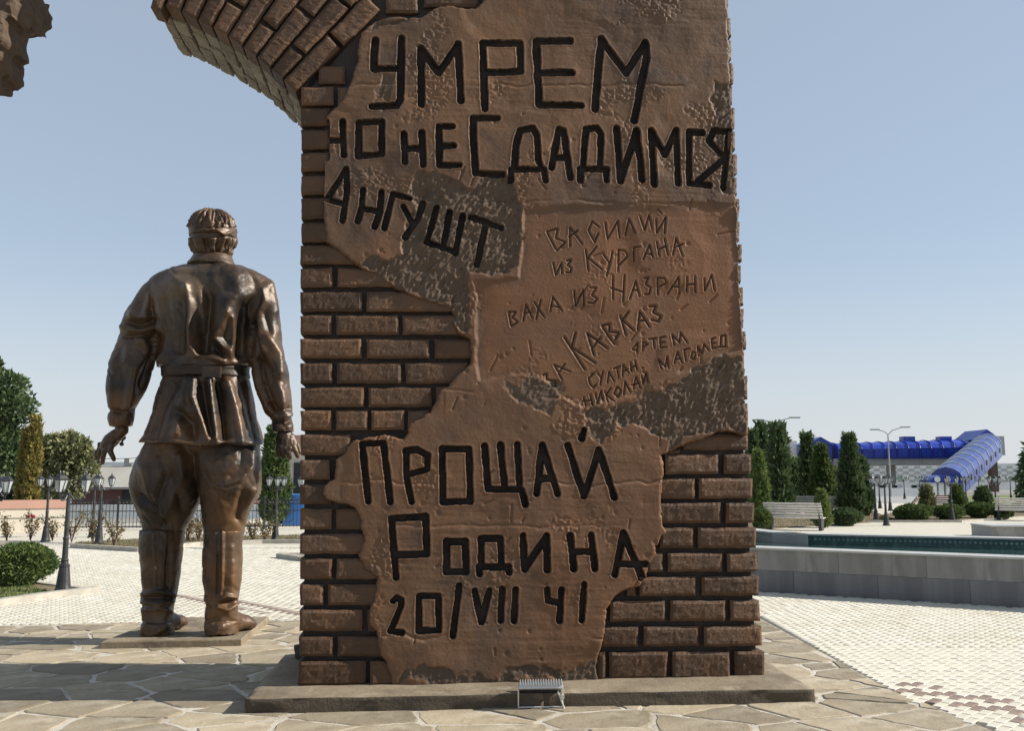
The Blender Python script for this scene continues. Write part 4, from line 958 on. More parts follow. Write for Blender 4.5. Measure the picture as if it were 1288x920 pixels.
# body: head, neck, torso and hidden limbs, hands, one continuous mesh
def capsule(pts, rads, n=12):
    mb = MB(); P = [S(*p) if len(p) == 3 else p for p in pts]
    # rounded ends
    a = (P[0]-P[1]).normalized()*rads[0]*.7; b = (P[-1]-P[-2]).normalized()*rads[-1]*.7
    P2 = [P[0]+a] + P + [P[-1]+b]; R2 = [rads[0]*.55]+list(rads)+[rads[-1]*.55]
    mb.tube(P2, R2, n); return mb.V, mb.F
head = loft([(268,262,274,.02,.06),(270,255,281,.02,.12),(274,248,288,.02,.17),(280,244,292,.02,.20),(288,242,294,.02,.215),(297,242,294,.03,.215),(305,243,293,.04,.205),(312,245.5,291,.06,.185),(319,249,288,.08,.17),(325,249,287,.05,.15),(333,247,289,.03,.16),(345,246,290,.02,.2)], 40)
hm = mpp(300)
parts = [head]
fY = .24
parts += [capsule([(268,292,fY),(268,303,fY+.06),(268,306,fY+.02)], [.03,.035,.03], 10), capsule([(258,313,fY-.03),(268,314,fY+.0),(278,313,fY-.03)], [.02,.026,.02], 8), capsule([(268,322,.1),(268,324,fY-.04)], [.09,.07], 12),
          capsule([(256,291,fY-.05),(264,290,fY-.01)], [.022,.022], 8), capsule([(272,290,fY-.01),(280,291,fY-.05)], [.022,.022], 8), capsule([(257,296,fY-.045),(261,296,fY-.03)], [.018,.018], 8), capsule([(275,296,fY-.03),(279,296,fY-.045)], [.018,.018], 8)]
for xs, sg in ((242.5, -1), (293.5, 1)):      # ears
    parts.append(capsule([(xs,299,.06),(xs+sg*1.8,304,.07),(xs+sg*.6,311,.07),(xs-sg*1.2,316,.08)], [.03,.038,.03,.02], 10))
parts.append(loft([(335,225,308,.02,.14),(360,205,326,.02,.22),(420,208,312,0,.24),(470,214,304,0,.22),(520,206,310,0,.24),(570,196,314,0,.22)], 24))
parts.append(capsule([(205,360,.03),(182,410,.03),(165,455,-.02),(152,540,-.08)], [.11,.11,.09,.07])); parts.append(capsule([(325,360,.03),(334,410,0),(342,460,-.05),(357,545,-.11)], [.11,.11,.09,.07]))
parts.append(capsule([(215,560,0),(208,665,.02),(198,790,.04)], [.17,.12,.1])); parts.append(capsule([(290,560,0),(283,665,.02),(278,790,.04)], [.17,.12,.1]))
# left hand: palm slopes down-left, fingers bent
lw = -.08
parts.append(capsule([(152,534,lw),(149,545,lw),(140,554,lw),(133,562,lw)], [.085,.08,.088,.07]))
parts.append(capsule([(155,540,lw),(146,551,lw-.03)], [.07,.06])); parts.append(capsule([(146,548,lw+.05),(136,556,lw+.05)], [.06,.055]))
for f in ([(134,558,-.01),(125,560,.0),(121.5,568,.01),(121,578,.02)], [(136,560,-.07),(127.5,564,-.07),(124.5,573,-.05),(124,582,-.03)], [(138,562,-.12),(131.5,568,-.13),(129.5,576,-.11),(128.5,583,-.08)], [(141,560,-.16),(138.5,568,-.18),(142,575,-.18),(143.5,579,-.16)]):
    parts.append(capsule([(a_, b_, c_+0.0) for a_, b_, c_ in f], [.035,.033,.029,.025], 10))
parts.append(capsule([(152,544,.02),(155,552,.05),(153,559,.06)], [.04,.035,.028], 10))
# right hand: back of the hand to the viewer, fingers hanging
rw = -.11
parts.append(capsule([(357,540,rw),(359,552,rw),(362,563,rw)], [.08,.09,.085])); parts.append(capsule([(353,550,rw),(354,562,rw)], [.06,.055])); parts.append(capsule([(364,550,rw),(370,561,rw)], [.06,.05]))
for f in ([(352,559,rw-.04),(350,567,rw-.05),(351,574,rw-.03)], [(357,561,rw-.06),(356,569,rw-.07),(357,576,rw-.04)], [(363,562,rw-.06),(363,570,rw-.07),(365,577,rw-.04)], [(369,561,rw-.04),(372,568,rw-.05),(374.5,575,rw-.03)]):
    parts.append(capsule(f, [.034,.031,.026], 10))
parts.append(capsule([(367,552,rw+.08),(374,562,rw+.1),(377,570,rw+.1)], [.04,.035,.028], 10))
body = mesh_from(parts, 'body', M['statue'], .0085, 2)
sculpt(body, [([(355,552),(353,566)], .006, 1.5), ([(360,553),(360,568)], .006, 1.5), ([(366,553),(368,567)], .006, 1.5), ([(353,562),(353,563)], .012, 2), ([(359,563.5),(359,564.5)], .012, 2), ([(365,563.5),(365,564.5)], .012, 2)], noise=[(9, .005, (1, 1, 1)), (30, .002, (1, 1, 1))]); setsmooth(body)
# hair: cap over the skull with cut locks
hair = loft([(266.3,264,273,.01,.05),(268,256,280,.0,.12),(272,247.5,288,.0,.18),(278,242.5,292.5,0,.215),(286,240,295,.0,.235),(296,239,295.5,.0,.235),(306,240,294,.0,.22),(313,242.5,291,-.0,.19),(319,246,288.5,-.0,.165),(322,250,285,.0,.14)], 56)
hr = mesh_from([hair], 'hair', M['statue'], .0085, 1, body)
V = getV(hr); N = getN(hr); px, py = project(V+np.array([FT.x, Y0, SZ]))
th = np.arctan2(V[:, 0]-V[:, 0].mean(), V[:, 1]); z = V[:, 2]
n = np.abs(noise3(np.stack([th*7, z*5.5, z*0+1], 1), 81)-.5)*2; n2 = np.abs(noise3(np.stack([th*13, z*11, z*0+4], 1), 82)-.5)*2
D = (.42-n)*.05 + (.4-n2)*.03
D = np.where((py > 286) & (py < 299), -.02, D)
V += N*D[:, None]; V[:, 1] -= np.where(V[:, 1] > .12, .06, 0); setV(hr, V); setsmooth(hr)
bd = loft([(286.5,239.6,295.6,.01,.238),(287.5,238.8,296.4,.01,.246),(291,238.8,296.8,.01,.246),(292.2,240,295.6,.01,.238),(293.3,239,296.6,.01,.245),(297.5,239,296.6,.01,.244),(299,240,295.4,.01,.232)], 56, 3)
bnd = mesh_from([bd], 'head_bandage', M['statue'], .0075, 1, body)
sculpt(bnd, [([(256,287),(262,290),(268,288)], .02, 2), ([(272,289),(285,296),(294,298)], .014, 1.6), ([(273,297),(294,291)], .014, 1.6)], noise=[(10, .005, (1, 1, 1))]); setsmooth(bnd)

# ------------------------------------------------------------------ kerbs and planted beds
def kerb_line(pts, name='kerb', h=.07, wd=.1, m='kerb'):
    mb = MB()
    P = [Vector((p[0], p[1], 0)) for p in pts]
    out = []
    for a, b in zip(P[:-1], P[1:]):
        L = (b-a).length; n = max(1, int(L/1.0)); d = (b-a)/n
        for k in range(n):
            c = a + d*(k+.5); mb = MB(); mb.box((0, 0, h/2-.02), (d.length-.008, wd, h+.04)); o = mb.build('kerbstone', M[m]); o.location = c; o.rotation_euler = (0, 0, math.atan2(d.y, d.x)); out.append(o)
    r = bpy.data.objects.new(name, None); C.objects.link(r); r['kind'] = 'structure'
    for o in out: o.parent = r
    return r
def bed(name, poly, m, z=.01, h=.03):
    mb = MB(); mb.prism([(p[0], p[1]) for p in poly], -.045, h); o = struct(mb.build(name, M[m])); return o
bed('lawn_bed', bedA, 'soil'); kerb_line(bedA[0:4], h=.09, wd=.14); kerb_line([bedA[0], bedA[5], bedA[4]], h=.05)
bed('rose_bed', bedB, 'soil'); kerb_line(bedB[0:5], h=.10, wd=.12); bed('rose_bed', bedC, 'soil'); kerb_line(bedC[0:2], h=.10, wd=.12)
bed('planting_bed', bedD, 'soil'); kerb_line([bedD[3], bedD[0], bedD[1], bedD[2]], h=.10, wd=.12)
def blades(name, poly, n, h, m, seed, lab=None):
    rng = np.random.default_rng(seed); xs = [p[0] for p in poly]; ys_ = [p[1] for p in poly]
    X = rng.uniform(min(xs), max(xs), n*2); Y = rng.uniform(min(ys_), max(ys_), n*2); k = inpoly(X, Y, poly); X = X[k][:n]; Y = Y[k][:n]; n = len(X)
    a = rng.uniform(0, 6.28, n); hh = h*rng.uniform(.5, 1.2, n); lx = rng.normal(0, .4, n)*hh; ly = rng.normal(0, .4, n)*hh; wd = .006+.004*rng.random(n)
    V = np.stack([np.stack([X-np.cos(a)*wd, Y-np.sin(a)*wd, X*0+.02], 1), np.stack([X+np.cos(a)*wd, Y+np.sin(a)*wd, X*0+.02], 1), np.stack([X+lx, Y+ly, .02+hh], 1)], 1).reshape(-1, 3)
    F = np.arange(3*n).reshape(-1, 3); o = new_mesh(name, V, F, m); o['kind'] = 'stuff'
    tag(o, lab or 'short dry grass in the planted bed', 'grass', kind='stuff'); return o
bedA_g = [(p.x, p.y) for p in (onZ(70, 750), onZ(0, 759), onZ(-220, 797), onZ(-220, 728), onZ(28, 737))]
blades('grass', bedA_g, 16000, .055, M['leaf_bright'], 3, 'short green lawn in the wedge bed behind the near lamp post')
blades('grass', bedB, 6000, .06, M['leaf_rose'], 4, 'thin dry grass under the roses behind the statue')

# ------------------------------------------------------------------ foliage
def leaf_quads(P, size, rng, up=.0, elong=1.6, dirs=None):
    n = len(P); d = rng.normal(size=(n, 3)) if dirs is None else dirs + rng.normal(size=(n, 3))*.45
    d[:, 2] += up; d /= np.linalg.norm(d, axis=1)[:, None]+1e-9; r = rng.normal(size=(n, 3)); s = np.cross(d, r); s /= np.linalg.norm(s, axis=1)[:, None]+1e-9
    sz = size*rng.uniform(.6, 1.3, n)[:, None]
    V = np.stack([P - s*sz*.35, P + d*sz*elong*.5 - s*sz*.4, P + d*sz*elong, P + s*sz*.45 + d*sz*.4], 1).reshape(-1, 3)
    return V, np.arange(4*n).reshape(-1, 4)
def crown(name, clumps, n, size, m, seed, parent=None, up=.2, elong=1.6, shell=.55):
    """clumps: (x, y, z, rx, ry, rz) lobes of leaf-sized faces with ragged outline"""
    rng = np.random.default_rng(seed); cl = np.array(clumps); vol = (cl[:, 3]*cl[:, 4]*cl[:, 5])**(.67); pick = rng.choice(len(cl), n, p=vol/vol.sum())
    d = rng.normal(size=(n, 3)); d /= np.linalg.norm(d, axis=1)[:, None]; r = shell + (1-shell)*rng.random(n)**.7
    lump = .82 + .36*noise3(d*2.3 + pick[:, None]*3.1 + 20, seed)
    P = cl[pick, :3] + d*(r*lump)[:, None]*cl[pick, 3:]
    V, F = leaf_quads(P, size, rng, up, elong, dirs=d); return new_mesh(name, V, F, m, False, parent)
def shrub(name, x, y, rx, rz, m, seed, label, cat='bush', group=None, n=5000, size=.05, z0=0.0, ry=None, bumps=9):
    """rounded clipped bush standing on the ground"""
    ry = ry or rx; root = empty(name, (x, y, 0), label, cat, group); rng = np.random.default_rng(seed)
    cl = [(0, 0, rz*.52+z0, rx*.82, ry*.82, rz*.5)]
    for k in range(bumps):
        a = rng.uniform(0, 6.28); e = rng.uniform(-.1, 1.2); cl.append((math.cos(a)*math.cos(e)*rx*.6, math.sin(a)*math.cos(e)*ry*.6, z0+rz*.5+math.sin(e)*rz*.3, rx*.38, ry*.38, rz*.26))
    crown('foliage', cl, n, size, m, seed, root); mb = MB()
    for k in range(4): mb.tube([(0, 0, -.02), (rng.uniform(-.4, .4)*rx, rng.uniform(-.4, .4)*ry, rz*.5)], [.03, .012], 5)
    mb.build('stem', M['bark'], root)
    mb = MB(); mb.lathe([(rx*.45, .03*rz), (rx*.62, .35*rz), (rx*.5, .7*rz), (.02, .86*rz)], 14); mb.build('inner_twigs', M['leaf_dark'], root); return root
def conifer(name, x, y, r, h, m, seed, label, group=None, n=5000, size=.07, taper=.85, spiky=.0, pw_=1.0, cat='tree', droop=.9, low=.03):
    """upright conifer: leaf sprays over a tapering body with ragged sides"""
    root = empty(name, (x, y, 0), label, cat, group); rng = np.random.default_rng(seed)
    k = max(60, n//16); t = rng.random(k)**.8; a = rng.uniform(0, 6.283, k)
    prof = np.clip(np.minimum((1-t)**(taper), (t+.05)*7), 0, 1)**pw_
    lump = .72 + .5*noise3(np.stack([np.cos(a)*1.7+9, np.sin(a)*1.7+9, t*h*1.6], 1), seed) + spiky*(np.abs(np.sin(t*h*5 + a*2))-.5)
    rr = r*prof*lump*rng.uniform(.62, 1.06, k); Cc = np.stack([np.cos(a)*rr, np.sin(a)*rr, low*h + t*h*(1-low)], 1)
    out = np.stack([np.cos(a)*.55, np.sin(a)*.55, np.full(k, droop)], 1); out /= np.linalg.norm(out, axis=1)[:, None]
    P = np.repeat(Cc, 16, 0) + np.repeat(out, 16, 0)*(rng.uniform(-1.3, 1.6, 16*k)*size*1.6)[:, None] + rng.normal(0, size*.42, (16*k, 3)); d = np.repeat(out, 16, 0)
    V, F = leaf_quads(P, size, rng, 0, 2.0, dirs=d); new_mesh('foliage', V, F, m, False, root)
    mb = MB(); mb.tube([(0, 0, -.05), (0, 0, h*.93)], [.05*r+.03, .01], 6); mb.build('trunk', M['bark'], root)
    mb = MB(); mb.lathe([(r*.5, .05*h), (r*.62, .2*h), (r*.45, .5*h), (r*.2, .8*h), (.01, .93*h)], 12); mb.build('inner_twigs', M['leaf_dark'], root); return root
def broad_tree(name, x, y, cl, trunk_h, m, seed, label, n=9000, size=.12, group=None):
    root = empty(name, (x, y, 0), label, 'tree', group); crown('crown', cl, n, size, m, seed, root, up=.1, elong=1.5, shell=.45)
    mb = MB(); mb.tube([(0, 0, -.05), (.05, 0, trunk_h*.6), (0, .05, trunk_h)], [.16, .12, .09], 8)
    for c in cl[:7]: mb.tube([(0, .0, trunk_h*.8), ((c[0])*.5, c[1]*.5, (trunk_h+c[2])*.5), (c[0], c[1], c[2])], [.08, .05, .02], 5)
    mb.build('trunk', M['bark'], root); return root
def gx(px, D): return (px-644)/FPX*D*1.0
def gpos(px, py): p = onZ(px, py); return p.x, p.y
def hat(px, ybase, ytop):
    """height of something that stands at ground pixel ybase and reaches ytop"""
    g_ = onZ(px, ybase); return onY(px, ytop, g_.y).z
def wat(px0, px1, ybase): return (onZ(px1, ybase)-onZ(px0, ybase)).length/2

# left side
x, y = gpos(8, 741); shrub('round_shrub', x, y+.25, wat(-46, 54, 741), hat(8, 741, 687), M['leaf_mid'], 11, 'big round green shrub on the lawn at the left edge', n=16000, size=.035)
x, y = -26.6, 44.0
cl = [(0, 0, 5.2, 2.6, 2, 1.6), (1.3, 0, 6.3, 1.3, 1.2, .7), (2.0, 0, 5.1, 1.1, 1.1, .8), (1.2, 0, 3.6, 1.6, 1.4, 1.2), (-1.6, 0, 6.6, 1.6, 1.5, 1.0), (.5, 0, 7.0, .8, .7, .5), (-3, 0, 4.5, 2, 1.6, 1.6), (2.1, 0, 2.6, 1.0, 1, 1.0), (-.5, 0, 2.6, 2.2, 1.6, 1.4), (1.0, 0, 7.3, .35, .3, .25), (1.9, 0, 6.6, .4, .3, .2)]
broad_tree('pine_tree', x, y, cl, 4.5, M['leaf_dark'], 21, 'large dark green tree rising at the left edge behind the wall', n=17000, size=.17)
x, y = -19.6, 37.0; h = onY(42, 527, 37).z
conifer('golden_thuja', x-.0, y, .24, h, M['leaf_gold'], 22, 'taller golden yellow column thuja of the pair behind the pink-capped wall', 'golden thujas', n=6500, size=.08, taper=.5, pw_=.8)
h = onY(32, 546, 37).z; conifer('golden_thuja', x-.42, y+.2, .22, h, M['leaf_gold'], 23, 'shorter golden yellow column thuja on the left of its taller twin', 'golden thujas', n=5000, size=.08, taper=.45, pw_=.8)
X0 = onY(82, 600, 41).x
cl = [(0, 0, 2.8, 1.1, .9, .9), (-.5, 0, 3.1, .7, .7, .6), (.5, 0, 3.0, .7, .6, .55), (.95, 0, 2.2, .55, .5, .7), (-.9, 0, 2.1, .6, .6, .8), (.1, 0, 3.55, .35, .3, .25), (0, 0, 1.5, 1.1, .9, .7), (-.3, 0, 3.5, .3, .3, .2), (.7, 0, 3.35, .25, .3, .2)]
broad_tree('olive_tree', X0, 41, cl, 2.0, M['leaf_olive'], 24, 'loose grey-green bushy tree beside the golden thujas, left of the statue', n=5200, size=.15)
x, y = gpos(345, 662); h = hat(345, 662, 541)
conifer('thuja', x, y, wat(327, 363, 662)*1.02, h, M['leaf_mid'], 25, 'tall dense green thuja standing between the statue and the big pillar', n=15000, size=.08, taper=.42, pw_=.8)

# wall with pink cap
def wall_box(name, a, b, h, t, m, label=None, cat='wall'):
    a = Vector(a); b = Vector(b); d = b-a; mb = MB(); mb.box((0, 0, h/2-.05), (d.length, t, h+.1)); o = mb.build(name, M[m]); o.location = ((a.x+b.x)/2, (a.y+b.y)/2, 0); o.rotation_euler = (0, 0, math.atan2(d.y, d.x))
    if label: tag(o, label, cat)
    return o
wa = onZ(-260, 676); wb = onZ(82, 668)
hcap = onY(40, 629, wb.y).z
r_ = empty('garden_wall', ((wa.x+wb.x)/2, (wa.y+wb.y)/2, 0), 'long low cream wall with a broad pink cap behind the roses at left', 'wall'); ang = math.atan2(wb.y-wa.y, wb.x-wa.x); r_.rotation_euler = (0, 0, ang)
WL = (wb-wa).length; mb = MB(); mb.box((0, 0, (hcap-.27)/2-.03), (WL, .3, hcap-.27+.06)); mb.build('wall_body', M['cream'], r_)
mb = MB(); mb.box((0, 0, hcap-.135), (WL+.05, .38, .27)); mb.build('wall_cap', M['pink'], r_)
mb = MB(); mb.box((0, -.165, hcap*.45), (WL, .03, .02)); mb.build('ledge', M['conc'], r_)

# ornamental iron fence running right from the wall
def iron_fence():
    a = onZ(84, 668); b = onZ(392, 666); d = b-a; L = d.length; root = empty('iron_fence', tuple(a), 'black ornamental iron fence with rings, running behind the statue', 'fence'); root.rotation_euler = (0, 0, math.atan2(d.y, d.x))
    H_ = onY(200, 629, a.y).z; nP = 5; step = L/nP
    for k in range(nP+1):
        mb = MB(); mb.box((k*step, 0, H_/2), (.06, .06, H_+.08)); mb.lathe([(.045, H_+.03), (.05, H_+.07), (.01, H_+.12)], 8, (k*step, 0, 0)); mb.build('fence_post', M['iron'], root)
    for k in range(nP):
        x0 = k*step+.03; x1 = (k+1)*step-.03; mb = MB()
        for z in (.12, .62*H_, H_-.16, H_-.02): mb.box(((x0+x1)/2, 0, z), (x1-x0, .025, .03))
        n = 13
        for i in range(1, n): mb.box((x0+(x1-x0)*i/n, 0, H_/2+.02), (.016, .016, H_-.1))
        o = mb.build('fence_bars', M['iron'], root); o['kind'] = 'stuff'
        mb = MB(); cx = (x0+x1)/2
        mb.tube([(cx+.18*math.cos(t_*math.pi/8), 0, .42*H_+.18*math.sin(t_*math.pi/8)) for t_ in range(17)], .012, 5, False); mb.build('ring', M['iron'], root); mb = MB()
        for i in range(n-1): 
            xx = x0+(x1-x0)*(i+.5)/n; mb.tube([(xx+.04*math.cos(t_*math.pi/4), 0, H_-.09+.04*math.sin(t_*math.pi/4)) for t_ in range(9)], .008, 4, False)
        o = mb.build('fence_scrolls', M['iron'], root); o['kind'] = 'stuff'
iron_fence()
# street behind the fence: pale pavement and low white wall
g = MB(); g.add([(-60, 28.5, -.03), (-6, 28.5, -.03), (-6, 36, -.03), (-60, 36, -.03)], [(0, 1, 2, 3)]); struct(g.build('pavement', M['kerb']))
wall_box('white_wall', (-30, 40.5, 0), (-6.5, 40.5, 0), .55, .2, 'white', 'low white street wall seen through the iron fence')
# house with slate roof behind the street
def house():
    Y = 58.0; xl = onY(92, 600, Y).x; xr = onY(300, 600, Y).x; ze = onY(150, 612, Y).z; zr = onY(150, 586, Y).z
    root = empty('house', ((xl+xr)/2, Y+3, 0), 'long low house with grey slate roof and dark red walls beyond the street', 'building'); w_ = (xr-xl)/2
    mb = MB(); mb.box((0, 0, (ze)/2-.5), (2*w_, 6, ze+1)); mb.build('wall', M['redwall'], root)
    mb = MB(); o_ = .5; z2 = zr
    V = [(-w_-o_, -3.5, ze-.05), (w_+o_, -3.5, ze-.05), (w_+o_, 0, z2), (-w_-o_, 0, z2), (-w_-o_, 3.5, ze-.05), (w_+o_, 3.5, ze-.05)]
    mb.add(V + [(v[0], v[1], v[2]-.14) for v in V], [(0, 1, 2, 3), (3, 2, 5, 4), (6, 9, 8, 7), (9, 10, 11, 8), (0, 6, 7, 1), (4, 5, 11, 10), (0, 3, 9, 6), (3, 4, 10, 9), (1, 7, 8, 2), (2, 8, 11, 5)]); mb.build('roof', M['roof'], root)
    for xx, ww in ((w_*-.15, 2.6), (w_*.3, 2.2), (w_*.75, 2.2)):
        mb = MB(); mb.box((xx, -3.02, ze*.5), (ww, .08, ze*.8)); p = mb.build('window', M['dark'], root); mb = MB(); mb.box((xx, -3.07, ze*.5), (.1, .06, ze*.8)); mb.build('mullion', M['white'], p)
    for xx in (-w_*.6, -w_*.45):
        mb = MB(); mb.box((xx, .1, z2+.2), (.35, .3, .6)); mb.build('chimney', M['conc'], root)
house()
def gate_building():
    Y = 52.0; xl = onY(362, 600, Y).x; xr = xl+9; z1 = onY(370, 544, Y).z
    root = empty('red_building', ((xl+xr)/2, Y+2, 0), 'pinkish red building mostly hidden behind the left edge of the carved pillar', 'building'); w_ = (xr-xl)/2
    mb = MB(); mb.box((0, 0, z1/2-.2), (2*w_, 4, z1)); mb.build('wall', M['cream'], root)
    mb = MB(); mb.box((0, 0, z1-.55), (2*w_+.3, 4.3, .75)); mb.build('parapet', M['pink'], root)
    mb = MB(); mb.box((-w_+.9, -2.05, 1.6), (1.1, .1, 2.0)); mb.build('door', M['dark'], root)
gate_building()
kx = onY(370, 618, 34); o = MB(); o.box((0, 0, .55), (1.3, .9, 1.1)); o.box((0, -.02, 1.12), (1.4, 1.0, .06)); kk = o.build('kiosk', M['kiosk']); kk.location = (kx.x+.35, 34, 0); tag(kk, 'bright blue stall box beside the thuja, cut by the pillar edge', 'kiosk')
# roses
def rose(px, py, h, seed, label, red=0, n=260, sp=.35):
    x, y = gpos(px, py); root = empty('rose_bush', (x, y, 0), label, 'rose bush', 'rose bushes in the beds'); rng = np.random.default_rng(seed); mb = MB(); P = []
    for k in range(9):
        a = rng.uniform(0, 6.28); r = rng.uniform(.3, 1)*sp; t = (math.cos(a)*r, math.sin(a)*r*.6, h*rng.uniform(.6, 1)); mid = (t[0]*.4, t[1]*.4, t[2]*.55)
        mb.tube([(0, 0, 0), mid, t], [.012, .009, .004], 4)
        for q in range(n//9): f = rng.uniform(.3, 1.05); P.append((t[0]*f+rng.normal(0, .05), t[1]*f+rng.normal(0, .05), t[2]*f+rng.normal(0, .04)))
    mb.build('stem', M['bark'], root); V, F = leaf_quads(np.array(P), .05, rng, .2, 1.3); new_mesh('foliage', V, F, M['leaf_rose'], False, root)
    for k in range(red):
        mb = MB(); c = (-.05+.14*k, -.1, h*.8); mb.lathe([(.01, -.04), (.055, -.02), (.065, .02), (.04, .05), (.01, .045)], 8, c); mb.build('flower', M['rose'], root)
rl = ['thin rose bush at the left picture edge before the cream wall', 'rose bush with two dark red flowers before the cream wall', 'dry rose bush just right of the red-flowered one', 'rose bush between the near lamp and its smaller neighbours', 'straggly rose bush at the foot of the far lamp pair', 'leggy rose bush close to the statue left boot', 'rose bush seen between the statue boots, left one', 'rose bush seen between the statue boots, right one', 'leggy rose bush right of the statue boot, near the thuja', 'thin rose bush beside the single lamp near the pillar']
for i, (px, py, h, red) in enumerate([(8,682,.75,0),(38,681,.85,2),(66,681,.7,0),(90,683,.9,0),(116,684,.95,0),(143,689,.8,0),(236,683,.8,0),(250,682,.75,0),(318,682,.75,0),(333,683,.7,0)]):
    rose(px, py, h, 40+i, rl[i], red)

# ------------------------------------------------------------------ three-headed garden lamps
LH = hat(79, 747, 592)
def make_lamp(label, group):
    root = empty('garden_lamp', (0, 0, 0), label, 'lamp', group); H_ = LH; zt = H_-.36
    mb = MB(); mb.lathe([(.135, 0), (.135, .03), (.115, .05), (.105, .10), (.085, .30), (.075, .38), (.082, .39), (.082, .41), (.058, .43), (.052, .47), (.06, .49), (.045, .51)], 16); mb.build('base', M['iron'], root)
    mb = MB(); mb.lathe([(.045, .50), (.04, .8), (.048, .81), (.048, .83), (.036, .85), (.028, zt-.06), (.04, zt-.05), (.04, zt-.02), (.02, zt)], 12); mb.build('pole', M['iron'], root)
    for k in range(3):
        a = k*2*math.pi/3 + .35; c, s_ = math.cos(a), math.sin(a); r = .235
        mb = MB(); mb.tube([(c*q*r, s_*q*r, zt-.1+z) for q, z in ((.1, .06), (.35, -.02), (.65, -.03), (.9, .02), (1.0, .085))], .011, 6)
        mb.tube([(c*(r*.55+.035*math.cos(t_)), s_*(r*.55+.035*math.cos(t_)), zt-.075+.035*math.sin(t_)) for t_ in np.linspace(0, 5.2, 9)], .007, 5); mb.build('arm', M['iron'], root)
        ctr = (c*r, s_*r, zt-.02)
        mb = MB(); z0 = .01
        mb.lathe([(.02, 0), (.045, .01), (.05, .025)], 6, ctr); mb.lathe([(.098, .205), (.104, .215), (.085, .235), (.055, .275), (.025, .295), (.012, .31), (.018, .325), (.004, .36)], 6, ctr)
        for j in range(6):
            aj = j*math.pi/3; mb.tube([(ctr[0]+.048*math.cos(aj), ctr[1]+.048*math.sin(aj), ctr[2]+.02), (ctr[0]+.095*math.cos(aj), ctr[1]+.095*math.sin(aj), ctr[2]+.21)], .0065, 4)
        lt = mb.build('lantern', M['iron'], root)
        mb = MB(); mb.lathe([(.043, .027), (.09, .204)], 6, ctr); mb.build('lantern_glass', M['glass'], lt)
    return root
lamp_spots = [(79, 747, 'nearest black three-headed garden lamp, at the tip of the lawn wedge on the left'),
 (-16, 742, 'black garden lamp at the left picture edge of which one lantern shows'),
 (57, 682, 'black garden lamp before the cream wall, left of the nearest lamp'),
 (124, 686, 'black garden lamp in the rose bed, left of the statue'),
 (116, 676, 'slender garden lamp just behind the one in the rose bed left of the statue'),
 (346, 681, 'black garden lamp in front of the tall thuja between statue and pillar'),
 (386, 690, 'black garden lamp almost wholly hidden by the left edge of the pillar'),
 (1198, 657, 'black garden lamp standing between the dome bush and the conical bushes right'),
 (1115, 661.5, 'nearer of the two black lamps left of the brown bench'),
 (1102, 655, 'farther of the two close black lamps left of the brown bench'),
 (1254, 653, 'black lamp just right of the rightmost conical bush'),
 (1014, 645, 'black lamp right behind the white-slatted bench, beside the green bin'),
 (1000.5, 640, 'middle lamp of the three in front of the left thujas'),
 (992, 638, 'leftmost lamp of the three in front of the left thujas'),
 (1057, 631, 'thin lamp between the two large thuja groups'),
 (1107, 640, 'thin far lamp seen just right of the two close lamps'), (1120, 643, 'thin far lamp left of the brown bench'),
 (1138, 628, 'small distant lamp in front of the chequered wall, first from the left'), (1158, 632, 'distant lamp left of its close twin behind the brown bench'), (1166, 631, 'distant lamp right of its close twin behind the brown bench'),
 (1216, 637, 'lamp just under the lower end of the blue stair tube'), (1272, 630, 'small lamp near the right edge, left one of three'), (1279, 629, 'small lamp near the right edge, middle one of three'), (1284, 631, 'small lamp near the right edge, right one of three'),
 (1232, 626, 'very small distant lamp under the blue tower'), (1090, 634, 'small lamp beside the right flank of the large thujas')]
lamp0 = None
for i, (px, py, lab) in enumerate(lamp_spots):
    if lamp0 is None: lamp0 = make_lamp(lab, 'three-headed garden lamps'); o = lamp0
    else: o = copy_tree(lamp0)
    o['label'] = lab; x, y = gpos(px, py); o.location = (x, y, .02 if i in (0, 3) else 0); o.rotation_euler = (0, 0, [0, 1.5, .7, .2, .9, .5, .3, 1.2][i % 8])

